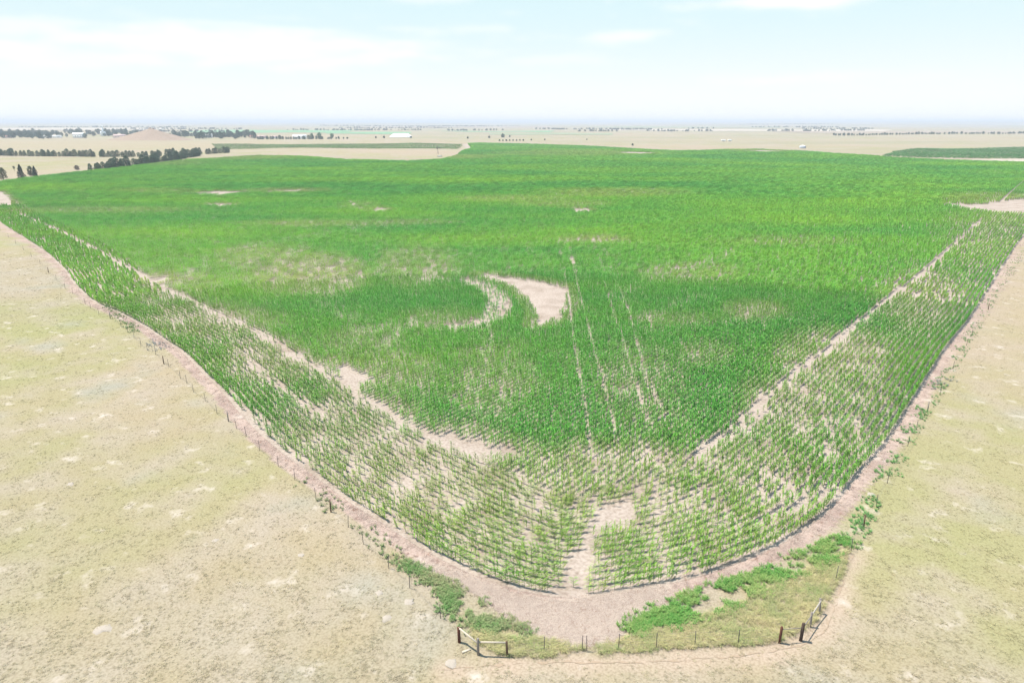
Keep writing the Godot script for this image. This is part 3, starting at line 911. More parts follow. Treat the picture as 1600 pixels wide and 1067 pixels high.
func build_stones() -> void:
	for i in STONES.size():
		var r := RandomNumberGenerator.new()
		r.seed = 400 + i
		var s := st()
		var ring := 9
		var pts := []
		for k in 3:
			var row := []
			for a in ring:
				var rad: float = [0.42, 0.34, 0.16][k] * r.randf_range(0.5, 1.4)
				row.append(Vector3(cos(TAU * a / ring) * rad * 1.3, [-0.06, 0.07, 0.12][k] * r.randf_range(0.8, 1.2), sin(TAU * a / ring) * rad))
			pts.append(row)
		for k in 2:
			for a in ring:
				quad(s, pts[k][a], pts[k + 1][a], pts[k + 1][(a + 1) % ring], pts[k][(a + 1) % ring])
		for a in ring:
			tri(s, pts[2][a], Vector3(0, 0.13, 0), pts[2][(a + 1) % ring])
		var o := part(numbered("pale_stone"), done(s), M.stone, self, on_ground(STONES[i]))
		o.rotation.y = r.randf() * TAU
		var k := r.randf_range(0.55, 1.15)
		o.scale = Vector3(k, k * 0.45, k)
		tag(o, "flat whitish limestone lump lying on the dry grazed pasture", "stone", "pale stones strewn over the pasture")


# ---------------------------------------------------------------- trees
func crown_mesh(seed_: int, tall: float, wide: float, low: float, cone: float, clumps: int, clump: float) -> ArrayMesh:
	var r := RandomNumberGenerator.new()
	r.seed = seed_
	var s := st()
	for i in clumps:
		var t := r.randf()
		var rad := wide * lerpf(sqrt(maxf(0.0, 1.0 - pow(2.0 * t - 0.9, 2.0) * 0.8)), 1.0 - t, cone)
		var yaw := r.randf() * TAU
		rad *= sqrt(r.randf_range(0.25, 1.0)) * (0.85 + 0.25 * sin(yaw * 3.0 + seed_ + t * 7.0))
		var c := Vector3(cos(yaw) * rad, low + t * (tall - low), sin(yaw) * rad)
		var ax := Vector3(r.randf_range(-1, 1), r.randf_range(-0.4, 0.7), r.randf_range(-1, 1)).normalized()
		var bx := ax.cross(Vector3(r.randf_range(-1, 1), r.randf_range(-1, 1), r.randf_range(-1, 1))).normalized()
		var k := clump * r.randf_range(0.6, 1.2)
		s.set_color(Color(1, 1, 1) * r.randf_range(0.7, 1.0))
		tri(s, c - ax * k, c + bx * k * 0.7, c + ax * k)
		tri(s, c - ax * k * 0.6 + Vector3(0, k * 0.4, 0), c - bx * k * 0.7, c + ax * k * 0.8)
		var cx := ax.cross(bx)
		tri(s, c + cx * k * 0.8, c - bx * k * 0.5, c - cx * k * 0.8)
	return done(s)


func tree(called: String, at: Vector3, label: String, category: String, group: String, tall: float, wide: float, low: float, cone: float, m: Material, seed_: int, clumps := 420, clump := 0.42) -> Node3D:
	var t := thing(called, at, 0.0, label, category, group)
	var s := st()
	tube(s, Vector3(0, -0.4, 0), Vector3(0.05, tall * 0.55, 0), tall * 0.035, tall * 0.018, 7, false)
	for i in 5:
		var a := i * 1.3 + seed_
		var y := tall * (0.25 + 0.08 * i)
		tube(s, Vector3(0.03, y, 0), Vector3(cos(a) * wide * 0.6, y + tall * 0.14, sin(a) * wide * 0.6), tall * 0.014, tall * 0.006, 5, false)
	part("trunk", done(s), M.bark, t)
	part("crown", crown_mesh(seed_, tall, wide, low, cone, clumps, clump), m, t)
	return t


func belt(line: PackedVector2Array, gap: float, protos: Array, label: String, group: String, lo: float, hi: float, side := 1.0) -> void:
	var pts := post_row(line, gap, false)
	for p in pts:
		if rng.randf() < 0.06:
			continue
		var k := rng.randf_range(lo, hi)
		var o := copy_of(protos[rng.randi() % protos.size()], on_ground(p + Vector2(rng.randf_range(-side, side), rng.randf_range(-side, side))), rng.randf() * TAU, Vector3(k * rng.randf_range(1.05, 1.4), k, k * rng.randf_range(1.05, 1.4)), label)
		o.set_meta("group", group)


func build_trees() -> void:
	# conifers by the field's far corner
	var a := tree("conifer_tree", on_ground(CONIFERS[1]), "tall dark spruce with pointed top standing alone by the crop", "tree", "", 8.0, 2.7, 0.2, 0.85, M.spruce, 3, 700, 0.4)
	copy_of(a, on_ground(CONIFERS[3]), 1.0, Vector3(0.78, 0.82, 0.78), "shorter dark pointed spruce in front of a paler rounded tree")
	tree("conifer_tree", on_ground(CONIFERS[0]), "loose olive green conifer with ragged crown near the crop edge", "tree", "", 6.8, 3.0, 0.5, 0.6, M.olive, 5, 420, 0.42)
	tree("broadleaf_tree", on_ground(CONIFERS[2]), "paler rounded tree close behind a short pointed spruce", "tree", "", 6.2, 2.0, 0.6, 0.15, M.olive, 6, 420, 0.4)
	tree("sapling", on_ground(CONIFERS[4]), "small thin sapling on bare stem in the pale pasture", "sapling", "", 3.2, 0.9, 1.6, 0.2, M.olive, 7, 90, 0.3)
	tree("bush", on_ground(CONIFERS[5]), "grey brown rounded bush alone before the cedar belt's end", "bush", "", 3.0, 2.0, 0.2, 0.05, M.grey_leaf, 8, 300, 0.34)
	var protos := []
	for i in 4:
		protos.append(tree("cedar_tree", Vector3.ZERO, "dark green cedar in the long straight belt across the pasture", "tree", "cedars in the long far belt", 6.4, 2.5, 0.1, [0.2, 0.4, 0.1, 0.5][i], M.cedar, 20 + i, 460, 0.42))
	var home := post_row(BELT_FAR, 6.3, false)
	belt(BELT_FAR, 4.3, protos, "dark green cedar in the long straight belt across the pasture", "cedars in the long far belt", 0.65, 1.2, 1.5)
	belt(BELT_NEAR, 4.6, protos, "dark green cedar in the slanting belt along the crop's far edge", "cedars in the slanting near belt", 0.65, 1.25, 1.5)
	for i in 4:
		protos[i].position = on_ground(home[3 + 9 * i] + Vector2(0, -3.5))
	# town trees
	var town := []
	for i in 3:
		town.append(tree("town_tree", Vector3.ZERO, "leafy tree among the town roofs beyond the mound", "tree", "trees of the distant town", 10.0, 4.6, 1.0, 0.1, M.town_leaf, 40 + i, 260, 1.0))
	var spots := []
	for q in [[105, -0.72, -0.645, 1420, 2050], [22, -0.645, -0.60, 1600, 2000], [48, -0.60, -0.525, 1650, 2250], [20, -0.63, -0.53, 1900, 2500], [98, -0.475, -0.362, 1400, 1780]]:
		for i in q[0]:
			var z := rng.randf_range(q[3], q[4])
			spots.append(Vector2(rng.randf_range(q[1], q[2]) * z, -z))
	for i in 3:
		town[i].position = on_ground(Vector2(-900 + 90 * i, -1500))
	for p in spots:
		var k := rng.randf_range(0.6, 1.3)
		copy_of(town[rng.randi() % 3], on_ground(p), rng.randf() * TAU, Vector3(k, k * rng.randf_range(0.85, 1.2), k))
	var farm := tree("farm_tree", on_ground(Vector2(-470, -1440)), "dark tree in the windbreak in front of the long white barn", "tree", "trees of the barn windbreak", 7.5, 3.6, 0.4, 0.15, M.town_leaf, 51, 260, 0.8)
	var farm2 := tree("farm_tree", on_ground(Vector2(-395, -1460)), "bright green tree standing behind the barn windbreak", "tree", "", 12.0, 5.5, 1.0, 0.05, M.bright_leaf, 52, 300, 1.1)
	copy_of(farm2, on_ground(Vector2(-372, -1470)), 1.0, Vector3(0.8, 0.85, 0.8), "bright green rounded tree near the windbreak's thin end")
	copy_of(farm2, on_ground(Vector2(-415, -1475)), 2.0, Vector3(0.75, 0.9, 0.75), "bright green upright tree next to the long white barn")
	for i in 34:
		var t := i / 33.0
		var k := rng.randf_range(0.6, 1.05) * (1.0 if t < 0.75 else 0.65)
		copy_of(farm, on_ground(Vector2(lerpf(-500, -322, t) + rng.randf_range(-2, 2), -1400 + rng.randf_range(-6, 6))), rng.randf() * TAU, Vector3(k, k, k))
	# the straight windbreak beyond the round tank
	var wb := tree("windbreak_tree", on_ground(Vector2(820, -1815)), "small dark tree in the thin straight windbreak beyond the round tank", "tree", "trees of the thin far windbreak", 6.0, 3.0, 0.1, 0.15, M.town_leaf, 61, 200, 0.8)
	for i in 105:
		var t := (i + 0.5) / 105.0
		if rng.randf() < 0.06: continue
		var k := rng.randf_range(0.55, 1.1)
		copy_of(wb, on_ground(Vector2(lerpf(815, 1560, t) + rng.randf_range(-2, 2), lerpf(-1800, -2060, t) + rng.randf_range(-4, 4))), rng.randf() * TAU, Vector3(k * 1.1, k, k))
	# small lone trees on the open range
	for q in [[-20.0, -1560.0, 1.2], [-48.0, -1500.0, 0.7], [-92.0, -1480.0, 0.6], [-5.0, -1620.0, 0.6], [-210.0, -1480.0, 0.6], [-268.0, -1490.0, 0.7], [-285.0, -1490.0, 0.6], [60.0, -1300.0, 0.4], [140.0, -1330.0, 0.35], [170.0, -1000.0, 0.45], [35.0, -1290.0, 0.4], [-22.0, -1250.0, 0.45], [-16.0, -1250.0, 0.4], [-10.0, -1252.0, 0.45], [-4.0, -1250.0, 0.4], [2.0, -1252.0, 0.42], [8.0, -1250.0, 0.4], [14.0, -1252.0, 0.4], [20.0, -1250.0, 0.45]]:
		var o := copy_of(wb, on_ground(Vector2(q[0], q[1])), q[0], Vector3(q[2] * 1.3, q[2] * 1.1, q[2] * 1.3), "small dark lone tree scattered on the open range")
		o.set_meta("group", "lone trees of the open range")
	# far woods that read as bluish masses
	var woods := Scatter.new()
	for q in [[-1500, -3300, 260, 40], [-760, -2900, 160, 25], [-480, -2850, 120, 25], [-140, -2750, 110, 20], [160, -3200, 60, 20], [330, -3150, 190, 20], [520, -3000, 110, 12], [900, -3400, 60, 20], [1050, -2600, 120, 12], [1700, -4300, 260, 30], [-2400, -4200, 500, 40], [-350, -5200, 400, 40], [1500, -3300, 160, 20], [600, -2560, 120, 10], [-900, -5600, 600, 50], [2900, -7600, 500, 60], [300, -2500, 70, 10], [-1150, -2500, 170, 25], [-620, -3800, 300, 30], [1250, -2700, 80, 10]]:
		for i in int(q[2] * 0.34):
			var p := Vector2(q[0] + rng.randf_range(-1, 1) * q[2], q[1] + rng.randf_range(-1, 1) * q[3])
			var k := rng.randf_range(0.35, 0.8)
			woods.put(on_ground(p), rng.randf() * TAU, k * 1.3, k, Color(0.10, 0.14, 0.12))
	tag(scattered("far_woods", town[0].get_node("crown").mesh, M.grass, woods, self), "bluish far-off groves dotting the hazy plain", "woods", "", "stuff")


# ---------------------------------------------------------------- buildings
func house(called: String, at: Vector2, turn: float, w: float, l: float, h: float, rise: float, wall: Material, roof: Material, label: String, category := "house", hip := 0.0, windows := 2) -> Node3D:
	var o := thing(called, on_ground(at), turn, label, category)
	part("wall", box_mesh(Vector3(-l / 2, -1, -w / 2), Vector3(l / 2, h, w / 2)), wall, o)
	var s := st()
	var e := 0.4
	var a := Vector3(-l / 2 - e, h + 0.02, w / 2 + e)
	var b := Vector3(l / 2 + e, h + 0.02, w / 2 + e)
	var c := Vector3(l / 2 + e, h + 0.02, -w / 2 - e)
	var d := Vector3(-l / 2 - e, h + 0.02, -w / 2 - e)
	var r0 := Vector3(-l / 2 - e + hip, h + rise, 0)
	var r1 := Vector3(l / 2 + e - hip, h + rise, 0)
	quad(s, a, r0, r1, b)
	quad(s, c, r1, r0, d)
	tri(s, d, r0, a)
	tri(s, b, r1, c)
	quad(s, a, b, c, d)
	part("roof", done(s), roof, o)
	for i in windows:
		var x := lerpf(-l * 0.36, l * 0.36, (i + 0.5) / windows)
		part("window", box_mesh(Vector3(x - 0.6, h * 0.4, w / 2), Vector3(x + 0.6, h * 0.8, w / 2 + 0.04)), M.glass, o)
	part("door", box_mesh(Vector3(-0.5 + l * 0.42, 0, w / 2), Vector3(0.5 + l * 0.42, minf(2.1, h * 0.85), w / 2 + 0.05)), M.grey_wood, o)
	return o


func build_buildings() -> void:
	# white storage building
	house("storage_building", Vector2(-245, -1570), 0.06, 24, 48, 1.4, 6.5, M.white_paint, M.white_paint, "long white low-walled storage building on the open range", "building", 9.0, 0)
	house("barn", Vector2(-440, -1475), 0.05, 14, 26, 5.0, 3.0, M.white_paint, M.white_roof, "long white roofed barn behind a dark windbreak", "barn", 0.0, 3)
	house("town_house", Vector2(-925, -1520), 0.3, 12, 20, 5.5, 5.0, M.white_paint, M.white_roof, "large white gabled house at the town's near edge", "house", 0.0, 3)
	house("shed", Vector2(-975, -1510), 0.1, 12, 34, 3.0, 2.0, M.white_paint, M.pale_roof, "low white shed with sloping pale roof beside the large white house", "shed", 0.0, 2)
	house("long_shed", Vector2(-858, -1560), 0.0, 14, 26, 4.0, 3.0, M.pink_wall, M.pink_roof, "long shed with pinkish roof near the white grain elevator", "shed", 0.0, 3)
	house("town_house", Vector2(-1060, -1500), 0.2, 9, 15, 3.0, 2.4, M.pink_wall, M.red_roof, "small house with dull red roof on the tan rise", "house", 0.0, 2)
	house("town_house", Vector2(-1160, -1640), 0.0, 10, 14, 3.4, 2.6, M.white_paint, M.white_roof, "small white house among dense blue green trees", "house", 0.0, 2)
	house("town_house", Vector2(-1230, -1480), 0.4, 9, 13, 3.0, 2.2, M.white_paint, M.pale_roof, "small pale house at the foot of dense town trees", "house", 0.0, 2)
	house("town_house", Vector2(-770, -1750), 0.0, 11, 24, 4.0, 2.5, M.white_paint, M.white_roof, "white flat looking house close beside the mound's foot", "house", 0.0, 2)
	house("town_house", Vector2(-640, -1500), 0.2, 9, 16, 5.5, 2.6, M.white_paint, M.white_roof, "white roofed house showing through the dark grove beside the mound", "house", 0.0, 2)
	house("town_house", Vector2(-520, -1480), 0.1, 9, 15, 3.2, 2.4, M.pink_wall, M.pink_roof, "pinkish house between dark grove and barn windbreak", "house", 0.0, 2)
	house("town_house", Vector2(-545, -1500), 0.0, 9, 13, 3.2, 2.6, M.pink_wall, M.red_roof, "reddish roofed house at the dark grove's edge", "house", 0.0, 2)
	house("town_house", Vector2(-498, -1490), -0.2, 8, 12, 3.0, 2.2, M.white_paint, M.pink_roof, "small pale pink roofed house next to the barn windbreak", "house", 0.0, 2)
	# grain elevator
	var g := thing("grain_elevator", on_ground(Vector2(-1010, -1760)), 0.1, "tall narrow white grain elevator rising above town trees", "grain elevator")
	for i in 3:
		part("silo", tube_mesh(Vector3(-4.0 + 4.0 * i, -1, 0), Vector3(-4.0 + 4.0 * i, 11.0 + (9.0 if i == 1 else 0.0), 0), 2.2, 2.2, 16), M.white_paint, g)
	part("headhouse", box_mesh(Vector3(-2.2, 20.02, -1.8), Vector3(2.2, 24.0, 1.8)), M.white_paint, g)
	part("shed", box_mesh(Vector3(6.4, -1, -4), Vector3(15, 5, 4)), M.pale_roof, g)
	# round steel tank
	var t := thing("water_tank", on_ground(Vector2(388, -946)), 0.0, "round squat pale steel tank alone on the pale range", "tank")
	part("tank_wall", tube_mesh(Vector3(0, -0.5, 0), Vector3(0, 3.0, 0), 4.0, 4.0, 28), M.galvanised, t)
	part("tank_roof", tube_mesh(Vector3(0, 3.0, 0), Vector3(0, 4.0, 0), 4.15, 0.5, 28), M.white_roof, t)
	part("hatch", tube_mesh(Vector3(0, 4.0, 0), Vector3(0, 4.3, 0), 0.5, 0.45, 12), M.galvanised, t)
	part("ladder", box_mesh(Vector3(2.75, 0, 2.95), Vector3(3.1, 3.0, 3.05)), M.steel_post, t)
	for q in [[365.0, -1226.0, 7.5, "longer white stock trailer parked on the pale range"], [378.0, -1234.0, 6.0, "shorter white stock trailer parked on the pale range"]]:
		var o := thing("stock_trailer", on_ground(Vector2(q[0], q[1])), 0.1, q[3], "trailer")
		part("body", box_mesh(Vector3(-q[2] / 2, 0.6, -1.2), Vector3(q[2] / 2, 3.0, 1.2)), M.white_paint, o)
		part("hitch", box_mesh(Vector3(q[2] / 2, 0.6, -0.1), Vector3(q[2] / 2 + 1.4, 0.75, 0.1)), M.steel_post, o)
		for x in [-0.5, 0.6]:
			for z in [-1.05, 1.05]:
				part("wheel", tube_mesh(Vector3(x, 0.38, z - 0.12), Vector3(x, 0.38, z + 0.12), 0.38, 0.38, 14), M.rubber, o)
	# windmill and stock tank on the pasture point
	var w := thing("windmill", on_ground(Vector2(-80.3, -765.0)), 0.0, "thin farm windmill with dark wheel and tail vane on pasture point", "windmill")
	for x in [-1, 1]:
		for z in [-1, 1]:
			part("tower_leg", tube_mesh(Vector3(x * 0.75, -0.3, z * 0.75), Vector3(x * 0.12, 6.2, z * 0.12), 0.06, 0.05, 5), M.dark_wood, w)
	for y in [1.5, 3.0, 4.5]:
		var k := lerpf(0.75, 0.12, y / 6.2)
		var s := st()
		for i in 4:
			var aa := Vector3([-k, k, k, -k][i], y, [-k, -k, k, k][i])
			var bb := Vector3([-k, k, k, -k][(i + 1) % 4], y, [-k, -k, k, k][(i + 1) % 4])
			tube(s, aa, bb, 0.03, 0.03, 4, false)
		part("girt", done(s), M.dark_wood, w)
	part("gearbox", box_mesh(Vector3(-0.25, 6.2, -0.2), Vector3(0.25, 6.6, 0.2)), M.dark_wood, w)
	var wheel := Node3D.new()
	wheel.name = "wheel"
	w.add_child(wheel)
	wheel.position = Vector3(-0.5, 6.5, 0.5)
	wheel.rotation.y = -0.5
	for i in 18:
		var an := TAU * i / 18.0
		var s := st()
		var dd := Vector3(cos(an), sin(an), 0)
		var ss := Vector3(-sin(an), cos(an), 0)
		quad(s, dd * 0.4 - ss * 0.04, dd * 1.3 - ss * 0.15 + Vector3(0, 0, 0.08), dd * 1.3 + ss * 0.15, dd * 0.4 + ss * 0.06)
		part("blade", done(s), M.dark_metal, wheel)
	var sv := st()
	box(sv, Vector3(0.2, 6.35, -0.03), Vector3(2.0, 6.45, 0.03))
	box(sv, Vector3(1.7, 6.0, -0.02), Vector3(2.9, 7.0, 0.02))
	part("tail_vane", done(sv), M.dark_metal, w)
	var k2 := thing("stock_tank", on_ground(Vector2(-73.1, -714.0)), 0.0, "low dark round stock tank on ground near the windmill", "tank")
	part("tank_wall", tube_mesh(Vector3(0, -0.2, 0), Vector3(0, 0.65, 0), 2.6, 2.6, 24), M.dark_metal, k2)
	part("rim", tube_mesh(Vector3(0, 0.65, 0), Vector3(0, 0.72, 0), 2.7, 2.7, 24), M.galvanised, k2)


# ---------------------------------------------------------------- the setting
func build_ground() -> void:
	var xs := PackedFloat32Array()
	var half := steps(0.0, 30000.0, 0.6, 0.035, 36.0)
	for i in range(half.size() - 1, 0, -1): xs.append(-half[i])
	xs.append_array(half)
	var zs := PackedFloat32Array()
	var back := steps(0.0, 31000.0, 0.6, 0.02, 62.0)
	for i in range(back.size() - 1, -1, -1):
		zs.append(-back[i])
	for v in [6.0, 20.0, 60.0, 200.0, 800.0, 3000.0]: zs.append(v)
	var nx := xs.size()
	var nz := zs.size()
	print("ground ", nx, " x ", nz)
	var verts := PackedVector3Array(); verts.resize(nx * nz)
	var norms := PackedVector3Array(); norms.resize(nx * nz)
	var cols := PackedColorArray(); cols.resize(nx * nz)
	var idx := PackedInt32Array(); idx.resize((nx - 1) * (nz - 1) * 6)
	for j in nz:
		for i in nx:
			var x := xs[i]
			var z := zs[j]
			var k := j * nx + i
			verts[k] = Vector3(x, height(x, z), z)
			if z < 0.0 and absf(x) < -z * 1.1 + 30.0:
				cols[k] = ground_color(x, z)
			else:
				cols[k] = Color(0.30, 0.26, 0.17)
	for j in nz:
		for i in nx:
			var k := j * nx + i
			var a := verts[j * nx + mini(i + 1, nx - 1)] - verts[j * nx + maxi(i - 1, 0)]
			var b := verts[mini(j + 1, nz - 1) * nx + i] - verts[maxi(j - 1, 0) * nx + i]
			norms[k] = b.cross(a).normalized()
	var qi := 0
	for j in nz - 1:
		for i in nx - 1:
			var k := j * nx + i
			idx[qi] = k; idx[qi + 1] = k + 1; idx[qi + 2] = k + nx + 1
			idx[qi + 3] = k; idx[qi + 4] = k + nx + 1; idx[qi + 5] = k + nx
			qi += 6
	var arr := []
	arr.resize(Mesh.ARRAY_MAX)
	arr[Mesh.ARRAY_VERTEX] = verts
	arr[Mesh.ARRAY_NORMAL] = norms
	arr[Mesh.ARRAY_COLOR] = cols
	arr[Mesh.ARRAY_INDEX] = idx
	var m := ArrayMesh.new()
	m.add_surface_from_arrays(Mesh.PRIMITIVE_TRIANGLES, arr)
	structure("ground", m, M.pasture)
	# the tilled soil lies on it, cut along the field's edge
	var s := st()
	var box_ := rect_of(field_poly, 1.0)
	for j in nz - 1:
		if zs[j + 1] < box_.position.y or zs[j] > box_.end.y: continue
		for i in nx - 1:
			if xs[i + 1] < box_.position.x or xs[i] > box_.end.x: continue
			var c := [Vector2(xs[i], zs[j]), Vector2(xs[i + 1], zs[j]), Vector2(xs[i + 1], zs[j + 1]), Vector2(xs[i], zs[j + 1])]
			var inside := 0
			for p in c:
				inside += int(Geometry2D.is_point_in_polygon(p, field_poly))
			if inside == 4:
				soil_tri(s, c[0], c[1], c[2])
				soil_tri(s, c[0], c[2], c[3])
			elif inside > 0:
				for piece in Geometry2D.intersect_polygons(PackedVector2Array(c), field_poly):
					var t := Geometry2D.triangulate_polygon(piece)
					for n in range(0, t.size(), 3):
						var a: Vector2 = piece[t[n]]
						var b: Vector2 = piece[t[n + 1]]
						var d: Vector2 = piece[t[n + 2]]
						if (b - a).cross(d - a) < 0.0: soil_tri(s, a, d, b)
						else: soil_tri(s, a, b, d)
	structure("field_soil", done(s), M.soil)
	# pale road strip and distant fields
	sheet("road", ROAD_STRIP, 0.05, M.road)
	for f in [["far_field_green", [[-1050, -2250], [-560, -2250], [-600, -2900], [-1250, -2900]], M.far_green], ["far_field_green", [[-520, -2000], [-290, -2000], [-330, -2350], [-620, -2350]], M.far_green], ["far_field_pale", [[380, -2750], [1300, -2500], [1600, -3000], [420, -3300]], M.far_pale], ["far_field_green", [[-60, -1900], [260, -1860], [300, -2100], [-70, -2150]], M.far_olive], ["far_field_brown", [[-900, -4000], [200, -4000], [300, -5200], [-1100, -5200]], M.far_brown], ["far_field_green", [[500, -4000], [1500, -3900], [1700, -4600], [500, -4700]], M.far_olive], ["far_field_pale", [[-2600, -3000], [-1500, -3000], [-1700, -3700], [-3100, -3700]], M.far_pale], ["far_field_brown", [[900, -2050], [1700, -2250], [1800, -2700], [900, -2500]], M.far_brown], ["far_field_green", [[-160, -2350], [120, -2350], [160, -2600], [-260, -2600]], M.far_green]]:
		var poly := PackedVector2Array()
		for p in f[1]: poly.append(Vector2(p[0], p[1]))
		sheet(f[0], poly, 0.5, f[2])
	# the mound
	var hs := st()
	hs.set_smooth_group(0)
	var rows := 16
	var ring := 56
	var grid := []
	for j in rows + 1:
		var t := float(j) / rows
		var row := []
		for i in ring:
			var an := TAU * i / ring
			var rad := (4.0 + 84.0 * t) * (1.0 + 0.12 * n_fine.get_noise_2d(cos(an) * 14.0 + t * 3.0, sin(an) * 14.0))
			if cos(an) > 0: rad *= 1.0 - 0.10 * cos(an)
			var y := 20.5 * pow(1.0 - t, 1.35) * (1.0 + 0.03 * n_fine.get_noise_2d(an * 9.0, t * 40.0)) - 1.0
			row.append(Vector3(cos(an) * rad, y, sin(an) * rad * 0.9))
		grid.append(row)
	for j in rows:
		for i in ring:
			quad(hs, grid[j][i], grid[j][(i + 1) % ring], grid[j + 1][(i + 1) % ring], grid[j + 1][i])
	for i in ring:
		tri(hs, Vector3(0, 19.9, 0), grid[0][(i + 1) % ring], grid[0][i])
	var hill := structure("hill", done(hs), M.hill)
	hill.position = on_ground(Vector2(-680, -1345))
	for q in [[-683.0, -1345.0, 1.2], [-679.5, -1344.0, 1.6], [-676.0, -1346.0, 1.1]]:
		var r := RandomNumberGenerator.new()
		r.seed = int(q[2] * 10)
		var b := thing("bush", Vector3(q[0], hill.position.y + 19.6, q[1]), q[2], "reddish brown bush on the crest of the bare mound", "bush", "bushes on the mound crest")
		part("stem", tube_mesh(Vector3(0, -1.2, 0), Vector3(0, 0.8, 0), 0.1, 0.05, 5), M.bark, b)
		part("crown", crown_mesh(int(q[2] * 50), q[2] * 1.6, 1.5, 0.0, 0.1, 140, 0.35), M.red_leaf, b)
	# cattle trail outside the corner
	var tr := smooth_line(TRAIL, 0.4)
	var ts := st()
	for i in tr.size() - 1:
		var d0 := (tr[mini(i + 1, tr.size() - 1)] - tr[maxi(i - 1, 0)]).normalized()
		var d1 := (tr[mini(i + 2, tr.size() - 1)] - tr[i]).normalized()
		var w0 := maxf(0.003, 0.02 + 0.2 * n_fine.get_noise_1d(i * 3.0))
		var w1 := maxf(0.003, 0.02 + 0.2 * n_fine.get_noise_1d(i * 3.0 + 3.0))
		var a := tr[i] + Vector2(d0.y, -d0.x) * (w0 + 0.25 * n_fine.get_noise_1d(i * 2.0 + 500.0))
		var b := tr[i] - Vector2(d0.y, -d0.x) * (w0 - 0.25 * n_fine.get_noise_1d(i * 2.0 + 500.0))
		var c := tr[i + 1] - Vector2(d1.y, -d1.x) * (w1 - 0.25 * n_fine.get_noise_1d(i * 2.0 + 502.0))
		var e := tr[i + 1] + Vector2(d1.y, -d1.x) * (w1 + 0.25 * n_fine.get_noise_1d(i * 2.0 + 502.0))
		quad(ts, on_ground(a, 0.02), on_ground(e, 0.02), on_ground(c, 0.02), on_ground(b, 0.02))
	structure("path", done(ts), M.trail)


func soil_tri(s: SurfaceTool, a: Vector2, b: Vector2, c: Vector2) -> void:
	for p in [a, b, c]:
		s.add_vertex(on_ground(p, 0.02))


func sheet(called: String, poly: PackedVector2Array, lift: float, m: Material) -> void:
	var s := st()
	var r := rect_of(poly, 0.0)
	var nx := 14
	var nz := 14
	for j in nz:
		for i in nx:
			var a := r.position + Vector2(i * r.size.x / nx, j * r.size.y / nz)
			var b := a + Vector2(r.size.x / nx, r.size.y / nz)
			for piece in Geometry2D.intersect_polygons(PackedVector2Array([a, Vector2(b.x, a.y), b, Vector2(a.x, b.y)]), poly):
				var t := Geometry2D.triangulate_polygon(piece)
				for n in range(0, t.size(), 3):
					var p: Vector2 = piece[t[n]]
					var q: Vector2 = piece[t[n + 1]]
					var d: Vector2 = piece[t[n + 2]]
					if (q - p).cross(d - p) < 0.0:
						var sw := q
						q = d
						d = sw
					s.add_vertex(on_ground(p, lift)); s.add_vertex(on_ground(q, lift)); s.add_vertex(on_ground(d, lift))
	structure(numbered(called), done(s), m)


